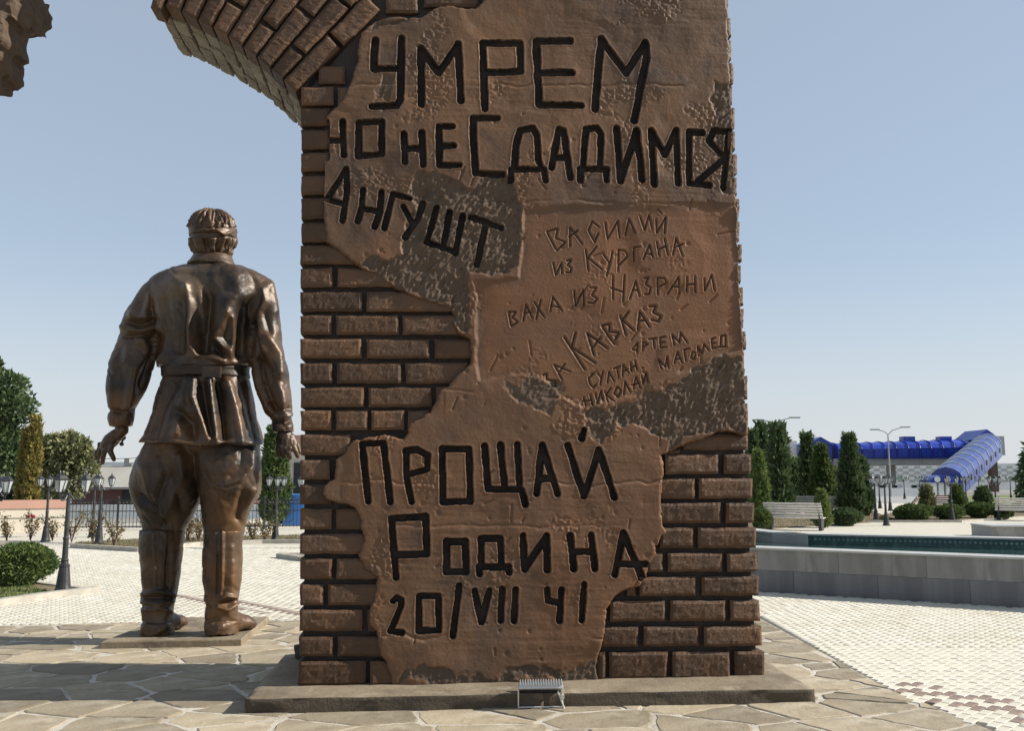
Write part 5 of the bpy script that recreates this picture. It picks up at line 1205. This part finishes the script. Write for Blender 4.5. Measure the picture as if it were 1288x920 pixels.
# ------------------------------------------------------------------ fountain basin
def basin():
    root = bpy.data.objects.new('fountain', None); C.objects.link(root); root.location = (0, 0, 0); tag(root, 'low grey granite fountain basin with dark green tiled inner wall, right of the pillar', 'fountain')
    P = [Vector((p[0], p[1], 0)) for p in pool_poly]; cen = sum(P, Vector())/len(P); HB = .655; t = .36
    n = len(P)
    def inset(P, d):
        out = []
        for i in range(len(P)):
            a = P[i-1]; b = P[i]; c = P[(i+1) % len(P)]; e1 = (b-a).normalized(); e2 = (c-b).normalized(); n1 = Vector((-e1.y, e1.x, 0)); n2 = Vector((-e2.y, e2.x, 0))
            if n1.dot(cen-b) < 0: n1 = -n1
            if n2.dot(cen-b) < 0: n2 = -n2
            q = (n1+n2).normalized(); out.append(b + q*(d/max(.3, q.dot(n1))))
        return out
    Q = inset(P, t)
    mb = MB(); mb.prism([(p.x, p.y) for p in inset(P, .02)], -.05, .30); mb.build('basin_floor', M['tile_green'], root)
    for i in range(n):
        a, b = P[i], P[(i+1) % n]; qa, qb = Q[i], Q[(i+1) % n]; d = (b-a).normalized(); nn = Vector((-d.y, d.x, 0)); nn = nn if nn.dot(cen-a) > 0 else -nn; L = (b-a).length
        # wall body slightly behind the slabs
        mb = MB(); a2, b2 = a+nn*.025, b+nn*.025
        V = [(p.x, p.y, z) for z in (-.05, HB) for p in (a2, b2, qb-nn*.012, qa-nn*.012)]; mb.add(V, [(0, 1, 5, 4), (1, 2, 6, 5), (2, 3, 7, 6), (3, 0, 4, 7), (4, 5, 6, 7)]); mb.build('wall_body', M['conc'], root)
        # granite slabs, two courses, on the face towards the viewer
        if i in (0, 1, 4):
            for r_i, (z0, z1, ln) in enumerate(((-.03, .335, 1.22), (.339, HB, 1.22))):
                s_ = -.0 if r_i == 0 else -.55
                s_ = s_ - .35
                while s_ < L:
                    a_ = max(0, s_); b_ = min(L, s_+ln-.005); s_ += ln
                    if b_-a_ < .05: continue
                    c = a + d*((a_+b_)/2) + nn*.012; mb = MB(); mb.box((0, 0, 0), (b_-a_, .026, z1-z0)); o = mb.build('granite_slab', M['granite_wet'] if r_i == 0 else M['granite'], root); o.location = (c.x, c.y, (z0+z1)/2); o.rotation_euler = (0, 0, math.atan2(d.y, d.x))
        # coping stones
        s_ = 0
        while s_ < L-.01:
            e = min(L, s_+1.0); mb = MB(); f0 = s_/L; f1 = (e-.004)/L; oo = -nn*.03
            A_, B_ = a+(b-a)*f0+oo, a+(b-a)*f1+oo; C1, D1 = qa+(qb-qa)*f1+nn*.02, qa+(qb-qa)*f0+nn*.02
            V = [(p.x, p.y, z) for z in (HB+.001, HB+.03) for p in (A_, B_, C1, D1)]; mb.add(V, [(0, 3, 2, 1), (0, 1, 5, 4), (1, 2, 6, 5), (2, 3, 7, 6), (3, 0, 4, 7), (4, 5, 6, 7)]); mb.build('coping_stone', M['coping'], root); s_ += 1.0
        # tiled inner face with a band of small diamonds
        mb = MB(); qa2, qb2 = qa-nn*.006, qb-nn*.006; V = [(p.x, p.y, z) for z in (.2, HB) for p in (qa2, qb2, qb2+nn*.006, qa2+nn*.006)]; mb.add(V, [(0, 1, 5, 4), (1, 2, 6, 5), (2, 3, 7, 6), (3, 0, 4, 7)]); mb.build('tiled_face', M['tile_white'] if i == 3 else M['tile_green'], root)
        if i in (2, 3):
            mb = MB(); LL = (qb-qa).length; dd_ = (qb-qa).normalized(); k = 0; s2 = .1
            while s2 < LL-.1:
                c = qa + dd_*s2 + nn*.004; zc = .585
                mb.add([tuple(c + dd_*u + Vector((0, 0, zc-c.z+v))) for u, v in ((-.03, 0), (0, -.028), (.03, 0), (0, .028))], [(0, 1, 2, 3)]); s2 += .085
            o = mb.build('diamond_band', M['tile_band'] if i == 2 else M['tile_green'], root); o['kind'] = 'stuff'
    mb = MB(); mb.add([(p.x, p.y, .475) for p in inset(P, t-.01)], [tuple(range(n))]); mb.build('water', M['water'], root)
basin()
# second low granite wall at the right edge
a = onZ(1236, 675); b = onZ(1400, 677); r2 = empty('low_wall', ((a.x+b.x)/2, (a.y+b.y)/2+.4, 0), 'low grey granite block wall at the right edge beyond the fountain', 'wall'); L = (b-a).length
hh = hat(1260, 675, 661)
mb = MB(); mb.box((0, .0, hh/2-.02), (L-.06, 1.2, hh)); mb.build('wall_body', M['conc'], r2)
k = int(L/.9); 
for i in range(k):
    mb = MB(); mb.box((-L/2+(i+.5)*L/k, -.612, hh/2-.02), (L/k-.01, .022, hh-.004)); mb.build('granite_slab', M['granite'], r2)
mb = MB(); mb.box((0, -.05, hh+.0), (L, 1.3, .04)); mb.build('coping', M['coping'], r2)

# ------------------------------------------------------------------ benches
def make_bench(label, slat='slat', n_back=6, L=1.9, group='slatted park benches'):
    """front faces local +Y; back leans towards -Y"""
    root = empty('park_bench', (0, 0, 0), label, 'bench', group)
    for i in range(n_back):
        z = .46+i*.088; y_ = -.27-i*.045-.004*i*i; mb = MB(); mb.box((0, y_, z), (L, .022, .058), rx=R(24)); mb.build('back_slat', M[slat], root)
    for i in range(5):
        mb = MB(); mb.box((0, -.17+i*.105, .415-(.01 if i in (0,) else 0)), (L, .085, .025)); mb.build('seat_slat', M[slat], root)
    for sx in (-L/2+.12, L/2-.12):
        mb = MB(); V = [(sx+dx, y_, z) for dx in (-.05, .05) for y_, z in ((-.2, 0), (.25, 0), (.34, .395), (-.24, .395))]; mb.add(V, [(0, 1, 2, 3), (7, 6, 5, 4), (0, 4, 5, 1), (1, 5, 6, 2), (2, 6, 7, 3), (3, 7, 4, 0)]); mb.build('leg', M['dark'], root)
        mb = MB(); mb.tube([(sx, -.24, .36), (sx, -.31, .5), (sx, -.40, .72), (sx, -.60, .97)], .018, 6); mb.build('back_support', M['dark'], root)
    return root
def place(o, px, py, rz, scale=1): x, y = gpos(px, py); o.location = (x, y, 0); o.rotation_euler = (0, 0, rz); return o
b0 = make_bench('white-slatted bench seen from behind, just right of the pillar beside the green bin'); place(b0, 1001, 667, R(-28))
b1 = copy_tree(b0); b1['label'] = 'long white-slatted bench half hidden behind the small conical bush'; place(b1, 1036, 650, R(-8)); b1.scale = (1.35, 1, 1)
b2 = copy_tree(b0); b2['label'] = 'white-slatted bench at the right edge of the picture'; place(b2, 1288, 655, R(-25)); b2.scale = (1.1, 1, 1)
b3 = make_bench('brown slatted bench seen from its side left of the dome bush', 'slat_brown'); place(b3, 1137, 654, R(62))
b4 = copy_tree(b3); b4['label'] = 'brown bench of which only the top shows behind the bushes'; place(b4, 1182, 648, R(20)); b4.scale = (.8, 1, 1)
def bin_():
    x, y = gpos(1025, 657); root = empty('litter_bin', (x, y, 0), 'small litter bin with green bucket and dark lid beside the white bench', 'bin')
    mb = MB(); mb.lathe([(.11, .12), (.13, .15), (.14, .42), (.145, .44)], 12); mb.build('bucket', M['green_paint'], root)
    mb = MB()
    for sx in (-.17, .17): mb.tube([(sx, 0, 0), (sx, 0, .5)], .018, 6)
    mb.tube([(-.17, 0, .3), (.17, 0, .3)], .012, 6); mb.build('frame', M['dark'], root)
    mb = MB(); mb.lathe([(.19, .50), (.19, .52), (.05, .56)], 12); mb.build('lid', M['dark'], root)
bin_()

# ------------------------------------------------------------------ right-hand planting
gr = [(p.x, p.y) for p in (onZ(935, 668), onZ(1050, 661), onZ(1128, 655.5), onZ(1100, 645), onZ(935, 648))]
bed('grass_strip', gr, 'soil'); blades('grass', gr, 7000, .07, M['leaf_rose'], 6, 'worn dry grass strip under the thujas right of the pillar')
gr2 = [(p.x, p.y) for p in (onZ(1090, 657.5), onZ(1208, 657.5), onZ(1290, 652), onZ(1400, 648), onZ(1400, 640), onZ(1120, 646))]
bed('grass_strip', gr2, 'soil'); kerb_line(gr2[0:4], h=.08, wd=.12); blades('grass', gr2, 7000, .07, M['leaf_rose'], 7, 'dry grass strip under the dome bush and conical bushes')
gr3 = [(p.x, p.y) for p in (onZ(1190, 640), onZ(1420, 637), onZ(1420, 623), onZ(1215, 624))]
bed('lawn', gr3, 'grass')
def con(px, yb, yt, wpx_, m, seed, label, name='thuja', group=None, n=6000, size=.09, **k):
    wpx = wpx_*.86; x, y = gpos(px, yb); return conifer(name, x, y, wat(px-wpx/2, px+wpx/2, yb), hat(px, yb, yt)*.92, M[m], seed, label, group, n=n, size=size, **k)
TG = 'thujas right of the pillar'
con(949, 650, 540, 12, 'leaf_dark', 61, 'small dark thuja touching the pillar edge, behind the bright green one', group=TG, size=.12, taper=1)
con(961, 648, 530, 16, 'leaf_dark', 62, 'tall narrow dark thuja right of the pillar, second from the left', group=TG, size=.13, taper=1)
con(956, 657, 566, 34, 'leaf_bright', 63, 'bright yellow-green thuja hugging the pillar edge', group=TG, n=9000, size=.08, taper=.8)
con(982, 652, 533, 25, 'leaf_dark', 64, 'feathery dark conifer with a thin pointed tip beside the bright thuja', 'conifer', TG, n=5000, size=.15, taper=.95, spiky=.5)
con(998, 645, 580, 14, 'leaf_dark', 65, 'small dark thuja left of the pale rounded one', group=TG, n=3500, size=.12, taper=.9)
con(1006, 643, 577, 18, 'leaf_mid', 66, 'pale rounded thuja between two dark ones behind the bench', group=TG, n=4500, size=.11, taper=.7)
con(1018, 646, 545, 17, 'leaf_dark', 67, 'dark slim conifer with sparse pointed top left in the large thuja clump', 'conifer', TG, n=5500, size=.13, taper=1.1, spiky=.3)
con(1036, 648, 560, 38, 'leaf_mid', 68, 'broad green thuja in front of the left blue tower', group=TG, n=14000, size=.10, taper=.75)
con(1072, 651, 546, 36, 'leaf_dark', 69, 'broad dark thuja with pointed tip right of the left blue tower', group=TG, n=14000, size=.11, taper=1.0)
con(1085, 650, 575, 28, 'leaf_dark', 70, 'shorter dark thuja leaning on the right flank of the broad dark one', group=TG, n=8000, size=.10, taper=.75)
con(1035, 664, 617, 26, 'leaf_bright', 71, 'small clipped cone bush right of the white bench', 'cone_bush', 'clipped cone bushes', n=9000, size=.05, taper=.62, cat='bush')
con(1167, 650, 612, 22, 'leaf_olive', 72, 'brownish cone bush behind the dome bush, left of the other cones', 'cone_bush', 'clipped cone bushes', n=5000, size=.07, taper=.6, cat='bush')
con(1206, 650, 612, 24, 'leaf_mid', 73, 'middle cone bush just right of the lamp under the blue stair tube', 'cone_bush', 'clipped cone bushes', n=5000, size=.07, taper=.55, cat='bush')
con(1238, 649, 614, 28, 'leaf_dark', 74, 'dark broad cone bush left of the lamp near the right edge', 'cone_bush', 'clipped cone bushes', n=6000, size=.07, taper=.55, cat='bush')
con(1312, 645, 550, 56, 'leaf_dark', 75, 'dark spruce whose left branches enter at the right edge', 'spruce', n=3000, size=.2, taper=1.0, spiky=.8, droop=-.2)
def sh(px, yb, yt, wpx, m, seed, label, n=6000, size=.05, **k):
    x, y = gpos(px, yb); r = wat(px-wpx/2, px+wpx/2, yb); return shrub('round_bush', x, y+r*.3, r, hat(px, yb, yt), M[m], seed, label, group='clipped low bushes', n=n, size=size, **k)
sh(1154, 656.5, 636, 50, 'leaf_mid', 81, 'wide clipped dome bush in front of the brown bench', n=12000)
sh(1066, 662, 641, 44, 'leaf_dark', 82, 'flat wide dark bush right of the small cone bush', n=9000)
sh(959, 668, 641, 28, 'leaf_mid', 83, 'round bush at the pillar edge left of the white bench', n=6000)
sh(974, 652, 623, 26, 'leaf_mid', 84, 'round bush behind the backrest of the white bench', n=6000)
sh(1196, 655, 636, 40, 'leaf_mid', 85, 'low bush behind the lamp, right of the dome bush', n=7000)
sh(1234, 653, 633, 38, 'leaf_mid', 86, 'low bush at the foot of the rightmost cone', n=7000)
sh(1264, 654, 636, 26, 'leaf_dark', 87, 'dark low bush left of the bench at the right edge', n=5000)

# ------------------------------------------------------------------ blue covered footbridge far off
def bridge():
    Y = 108.0; q = lambda px, py, dy=0: onY(px, py, Y+dy)
    root = empty('footbridge', (q(1130, 600).x, Y, 0), 'long blue covered footbridge with arched roof, gabled towers and a sloping stair tube', 'bridge')
    o0 = Vector((q(1130, 600).x, Y, 0)); lp = lambda v: tuple(Vector(v)-o0)
    # main span in bays
    N_ = 13; x0, x1 = 1046, 1232
    for k in range(N_):
        a = x0+(x1-x0)*k/N_; b = x0+(x1-x0)*(k+1)/N_; pa = q(a, 559.5-.0*k); yb = 577.5; f = k/N_; ta = 558-5.5*f
        A = q(a, ta); B = q(b, ta-.4); lo_a = q(a, yb); mb = MB(); prof = []
        Hh = A.z-lo_a.z; Wd = 2.2
        prof = [(-Wd, 0), (-Wd, Hh*.55), (-Wd*.85, Hh*.8), (-Wd*.5, Hh*.95), (0, Hh), (Wd*.5, Hh*.95), (Wd*.85, Hh*.8), (Wd, Hh*.55), (Wd, 0)]
        V = [lp((x_, Y+py_, lo_a.z+pz)) for x_ in (A.x+.05, B.x-.05) for py_, pz in prof]; n = len(prof)
        mb.add(V, [tuple(range(n))[::-1], tuple(range(n, 2*n))] + [(i, i+1, n+i+1, n+i) for i in range(n-1)] + [(n-1, 0, n, 2*n-1)]); bay = mb.build('roof_bay', M['blue'], root)
        mb = MB(); pts = [lp((A.x, Y+py_*1.03, lo_a.z+pz*1.03)) for py_, pz in prof]; mb.tube(pts, .04, 4); mb.build('roof_rib', M['blue'], root)
        # window strip and muntins of the bay
        mb = MB(); cx = (A.x+B.x)/2; mb.box(lp((cx, Y-Wd-.04, lo_a.z+Hh*.32)), (B.x-A.x-.3, .06, Hh*.42)); pn = mb.build('window', M['blue'], root)
        mb = MB(); mb.box(lp((cx, Y-Wd-.08, lo_a.z+Hh*.56)), (B.x-A.x, .06, .05)); mb.box(lp((cx, Y-Wd-.08, lo_a.z+Hh*.1)), (B.x-A.x, .06, .05)); mb.box(lp((cx, Y-Wd-.09, lo_a.z+Hh*.33)), (.06, .06, Hh*.44)); mb.build('muntin', M['blue_glass'], pn)
    a = q(x0-4, 577.5); b = q(x1+2, 577.5); c = q(x0, 585.5)
    mb = MB(); mb.box(lp(((a.x+b.x)/2, Y, (a.z+c.z)/2-.02)), (b.x-a.x, 3.9, a.z-c.z-.02)); mb.build('deck_girder', M['conc'], root)
    for px in (1098, 1144, 1160, 1190):
        z = q(px, 557).z
        if px in (1144, 1190): mb = MB(); mb.box(lp((q(px-3, 553).x, Y, z+.35)), (1.4, 1.2, .7)); mb.build('roof_vent', M['blue'], root)
    def tower(pl, pr, ye, yp, yb, dy, nm):
        A = q(pl, yb, dy); B = q(pr, yb, dy); E = q(pl, ye, dy); P_ = q((pl+pr)/2, yp, dy); w_ = B.x-A.x; D_ = 4.6; mb = MB(); Yf = Y+dy
        mb.box(lp(((A.x+B.x)/2, Yf+D_/2, (A.z+E.z)/2)), (w_, D_, E.z-A.z)); t = mb.build(nm, M['blue'], root)
        mb = MB(); e = .3; V = [lp(v) for v in ((A.x-e, Yf-e, E.z), (B.x+e, Yf-e, E.z), ((A.x+B.x)/2, Yf-e, P_.z), (A.x-e, Yf+D_+e, E.z), (B.x+e, Yf+D_+e, E.z), ((A.x+B.x)/2, Yf+D_+e, P_.z))]
        mb.add(V, [(0, 1, 2), (5, 4, 3), (0, 2, 5, 3), (1, 4, 5, 2), (0, 3, 4, 1)]); mb.build('gable_roof', M['blue'], t)
        return t
    tower(1018, 1047, 560, 550, 582, -1.5, 'tower'); t = tower(1228, 1256, 553.5, 540.5, 574, -2.2, 'tower')
    A = q(1256.4, 573, -2); B = q(1263, 549, -2); mb = MB(); mb.box(lp(((A.x+B.x)/2, Y+.4, (A.z+B.z)/2)), (B.x-A.x, 4.8, B.z-A.z)); mb.build('side_wall', M['grey_tile'], root)
    # stair tube comes down towards the viewer's left
    top = q(1242, 560, -4); bot = onY(1190, 604.5, Y-22); K = 8; d = bot-top; side = Vector((1, .0, 0)); dn = d.normalized(); sd_v = Vector((-dn.y, dn.x, 0)).normalized()*-1
    if sd_v.x < 0: sd_v = -sd_v
    upv = Vector((0, 0, 1)); W2 = 1.45; H2 = 2.7
    prof = [(-W2, -H2*.5), (-W2, .1), (-W2*.86, .65), (-W2*.5, 1.05), (0, 1.25), (W2*.5, 1.05), (W2*.86, .65), (W2, .1), (W2, -H2*.5)]; n = len(prof)
    for k in range(K):
        c0 = top + d*(k/K+.004); c1 = top + d*((k+1)/K-.004); mb = MB(); V = [lp(c + sd_v*s_ + upv*z_) for c in (c0, c1) for s_, z_ in prof]
        mb.add(V, [tuple(range(n))[::-1], tuple(range(n, 2*n))] + [(i, i+1, n+i+1, n+i) for i in range(n-1)] + [(n-1, 0, n, 2*n-1)]); mb.build('stair_bay', M['blue_glass'], root)
        mb = MB(); mb.tube([lp(c0 + sd_v*s_*1.03 + upv*z_*1.03) for s_, z_ in prof[1:-1]], .06, 5); mb.build('stair_rib', M['white'], root)
        cm = (c0+c1)/2 + sd_v*(W2+.03) - upv*.45
        mb = MB(); mb.lathe([(.3, -.03), (.3, .03)], 12); pv = mb.build('porthole', M['dark'], root); pv.location = lp(cm); pv.rotation_euler = (math.pi/2, 0, math.atan2(sd_v.y, sd_v.x)+math.pi/2)
    for px in (1179, 1191.5):
        c = onY(px, 603.3, Y-24); mb = MB(); mb.lathe([(.27, -.05), (.27, .05)], 16); dsk = mb.build('round_sign', M['white'], root); dsk.location = lp(c); dsk.rotation_euler = (math.pi/2, 0, 0)
    A = onY(1171, 607.5, Y-23.8); B = onY(1205, 607.5, Y-23.8); mb = MB(); zt = onY(1180, 598, Y-23.8).z
    mb.lathe([((B.x-A.x)/2*.92, 0)], 3) if False else None
    pf = [(-1, 0), (-1, .35), (-.8, .72), (-.4, .95), (0, 1), (.4, .95), (.8, .72), (1, .35), (1, 0)]; cx = (A.x+B.x)/2; hw_ = (B.x-A.x)/2
    V = [lp((cx+u*hw_, Yv, A.z+v*(zt-A.z))) for Yv in (Y-23.9, Y-21.5) for u, v in pf]; n = 9
    mb.add(V, [tuple(range(n))[::-1], tuple(range(n, 2*n))] + [(i, i+1, n+i+1, n+i) for i in range(n-1)]); mb.build('entrance_arch', M['blue'], root)
    for px in (1174, 1183, 1192, 1201): 
        c = onY(px, 615, Y-23.5); mb = MB(); mb.box(lp((c.x, c.y, A.z/2)), (.45, .4, A.z)); mb.build('pillar', M['white'], root)
    for px in (1178.5, 1196.5):
        c = onY(px, 615, Y-22.9); mb = MB(); mb.box(lp((c.x, c.y, A.z/2-.05)), (.9, .2, A.z-.1)); mb.build('doorway', M['dark'], root)
    for px, dy in ((1248, 0), (1060, 0), (1120, 0)):
        c = q(px, 580, dy); mb = MB(); mb.box(lp((c.x, Y+dy, c.z/2)), (.8, .8, c.z)); mb.build('support', M['conc'] if px < 1200 else M['bark'], root)
bridge()
# chequered wall behind the bridge
def chequer():
    Y = 128.0; a = onY(1085, 620, Y).x; b = onY(1420, 620, Y).x; zt = onY(1100, 586.5, Y).z; z0 = onY(1100, 618, Y).z
    root = empty('chequered_wall', ((a+b)/2, Y, 0), 'long pale wall chequered with grey and green tiles behind the blue bridge', 'wall'); w_ = (b-a)
    mb = MB(); mb.box((0, 0, zt/2-.4), (w_, .6, zt+.8)); mb.build('wall_body', M['white'], root)
    nc = 46; nr = 6; cw = w_/nc; rh = (zt-1.0)/nr; me_ = {}
    for r in range(nr):
        m_ = 'green_tile' if r == 1 else 'grey_tile'; mb = None
        for c in range(nc):
            if (c + r) % 2 == 0 or (r == 1 and c % 4): 
                if m_ not in me_: t_ = MB(); t_.box((0, 0, 0), (cw*.97, .04, rh*.94)); o = t_.build('wall_tile', M[m_], root); me_[m_] = o.data
                else: o = bpy.data.objects.new('wall_tile', me_[m_]); C.objects.link(o); o.parent = root
                o.location = (-w_/2+(c+.5)*cw, -.315, 1.0+(r+.5)*rh)
chequer()
for i, (px, wpx) in enumerate(((1110.5, 6), (1126.5, 5.5), (1151, 6), (1164, 5))):
    c = onY(px, 622, 92); mb = MB(); h_ = onY(px, 609, 92).z; wd = wpx/FPX*92; mb.box((0, 0, h_/2), (wd, .6, h_)); o = mb.build('gate_post', M['white']); o.location = (c.x+wd*.8, 92, 0); tag(o, ['white gate post with dark panel beside the close lamp pair', 'white gate post with dark panel left of the brown bench', 'white gate post with dark panel above the brown bench', 'white gate post with dark panel right of the brown bench'][i], 'gate', 'white gate posts before the chequered wall')
    mb = MB(); mb.box((-wd*.95, .0, h_/2-.04), (wd*.85, .3, h_-.2)); mb.build('dark_panel', M['dark'], o)
# low white boundary and pale far pavement
wall_box('white_wall', (onY(1030, 620, 84).x, 84, 0), (onY(1175, 620, 84).x, 84, 0), .75, .25, 'white', 'low white wall strip behind the lamps and thujas on the right')
g = MB(); g.add([(24, 62, -.035), (140, 62, -.035), (140, 90, -.035), (24, 90, -.035)], [(0, 1, 2, 3)]); struct(g.build('street', M['conc']))
# pale warehouse with red stripe behind the left thujas
def warehouse():
    Y = 118; a = onY(985, 600, Y).x; b = onY(1016, 600, Y).x; z = onY(1000, 555, Y).z; z2 = onY(1000, 566, Y).z
    root = empty('warehouse', ((a+b)/2, Y+4, 0), 'white hall with a red roof edge glimpsed between the thujas', 'building'); w_ = b-a
    mb = MB(); mb.box((-w_*.2, 0, z/2-.5), (w_*.62, 8, z+1)); mb.build('wall', M['white'], root)
    mb = MB(); mb.box((w_*.3, -1, z2/2-.6), (w_*.38, 8, z2+.6)); mb.build('annex', M['cream'], root); mb = MB(); mb.box((w_*.3, -1, z2-.1), (w_*.42, 8.4, .9)); mb.build('roof', M['redroof'], root)
warehouse()
# tall street lights
def street_light(px, ytop, Y, arms, label):
    b_ = onY(px, 610, Y); zt = onY(px, ytop+6, Y).z; root = empty('street_light', (b_.x, Y, 0), label, 'street light', 'tall twin-arm street lights')
    mb = MB(); mb.lathe([(.12, 0), (.09, 1.5), (.05, zt)], 8); mb.build('pole', M['conc'], root)
    for sx, sy in arms:
        t = onY(px+sx, ytop+sy, Y); lx = t.x-b_.x; mb = MB(); mb.tube([(0, 0, zt-.02), (lx*.35, 0, zt+(t.z-zt)*.6), (lx, 0, t.z)], .04, 5); arm = mb.build('arm', M['conc'], root)
        mb = MB(); mb.box((lx+math.copysign(.35, lx), 0, t.z+.02), (.8, .25, .1)); mb.build('lamp_head', M['conc'], arm)
street_light(1120, 541, 82, [(-15, 0), (14, -3)], 'tall grey twin-arm street light in front of the blue bridge')
street_light(978, 528, 70, [(-18, 1), (16, -2)], 'tall grey twin-arm street light rising behind the feathery conifer')
# distant skyline: hill and tree belts
def ridge(name, Y, x0, x1, h, m, seed, label, kind, n=60):
    rng = np.random.default_rng(seed); xs = np.linspace(x0, x1, n); hs_ = h*(.6+.8*fbm2(xs/(x1-x0)*9+3, xs*0+seed, seed)); V = []; F = []
    for j, (yy, f) in enumerate(((Y-20, 0), (Y, 1), (Y+60, 1.05), (Y+100, 0))):
        for x_, q in zip(xs, hs_): V.append((x_, yy, -1+q*f))
    for j in range(3):
        for i in range(n-1): F.append((j*n+i, j*n+i+1, (j+1)*n+i+1, (j+1)*n+i))
    o = new_mesh(name, V, F, m, True); o['kind'] = kind; return o
ridge('hill', 900, -900, 900, 16, M['hill'], 5, '', 'structure')
def tree_belt(name, Y, px0, px1, h, m, seed, label, n=7000, size=.6):
    a = onY(px0, 610, Y).x; b = onY(px1, 610, Y).x; rng = np.random.default_rng(seed); k = max(6, int((b-a)/3)); cl = [(a+(b-a)*(i+rng.random()*.6)/k, Y+rng.uniform(-1, 1), h*.5*rng.uniform(.7, 1.2), 2.3, 2, h*.5*rng.uniform(.7, 1.1)) for i in range(k)]
    o = crown(name, cl, n, size, m, seed); tag(o, label, 'trees', kind='stuff'); return o
tree_belt('tree_belt', 150, 1030, 1110, 3.2, M['leaf_olive'], 91, 'far-off belt of trees behind the thujas on the right')
tree_belt('tree_belt', 95, 280, 420, 4.0, M['leaf_mid'], 92, 'far trees beyond the street behind statue and pillar', n=6000, size=.5)
tree_belt('tree_belt', 130, 420, 950, 4.5, M['leaf_olive'], 94, 'far belt of trees wholly behind the carved pillar', n=9000, size=.7)
tree_belt('tree_belt', 70, -120, 60, 5.0, M['leaf_dark'], 93, 'dark mass of far trees behind the left wall', n=9000, size=.4)

# ------------------------------------------------------------------ small floodlight on the plinth edge
def floodlight():
    p = onZ(651, 890, 0); root = empty('floodlight', (onZ(680, 893, 0).x, onZ(680, 893, 0).y+.02, 0), 'small silver finned floodlight on thin legs in front of the plinth', 'floodlight', rz=R(4))
    s = 1/ (FPX/onZ(680, 893, 0).y)   # metres per px here
    Wd = 27*s; zt = 33*s*1.02
    mb = MB(); mb.box((0, 0, zt-.045), (Wd*2*.98/1.0, .075, .05), rx=R(-20)); body_ = mb.build('housing', M['steel'], root)
    for i in range(17):
        mb = MB(); mb.box((-Wd*.93+i*Wd*1.86/16, -.012, zt-.02), (.006, .085, .045), rx=R(-20)); mb.build('fin', M['steel'], root)
    mb = MB(); mb.box((0, .06, zt-.07), (Wd*1.9, .02, .08), rx=R(-35)); mb.build('lens', M['dark'], root)
    for sx in (-1, 1):
        mb = MB(); mb.tube([(sx*Wd, 0, zt-.04), (sx*Wd, 0, .0)], .006, 6); mb.build('leg', M['steel'], root)
    mb = MB(); mb.tube([(Wd*.78, .0, zt-.09), (Wd*.98, -.02, .04), (Wd*1.05, -.03, .0)], .007, 6); mb.build('brace', M['steel'], root)
    mb = MB(); mb.tube([(-Wd, 0, .012), (Wd, 0, .012)], .006, 6); mb.build('foot_bar', M['steel'], root)
    mb = MB(); mb.box((Wd*.98, -.01, zt*.42), (.03, .03, .03)); mb.build('clamp', M['steel'], root)
floodlight()

# overhead wires on two slender poles beyond the street
def wires():
    Y = 56.0; a = onY(66, 576, Y); b = onY(222, 574, Y); P = []
    for k, p in enumerate((a, b)):
        mb = MB(); mb.lathe([(.11, 0), (.08, p.z+.3)], 8); mb.box((0, 0, p.z-.02), (.9, .08, .08)); o = mb.build('utility_pole', M['conc']); o.location = (p.x, Y, 0); tag(o, ['slender utility pole hidden among the trees left of the statue', 'slender utility pole hidden behind the statue'][k], 'pole')
    for dz, lab in ((0, 'upper thin overhead wire above the slate-roofed house'), (-.5, 'lower thin overhead wire above the slate-roofed house')):
        mb = MB(); mb.tube([(a.x+(b.x-a.x)*t, Y, a.z+dz+(b.z-a.z)*t-.12*math.sin(math.pi*t)) for t in np.linspace(0, 1, 9)], .016, 4); o = mb.build('overhead_wire', M['dark']); tag(o, lab, 'wire')
wires()
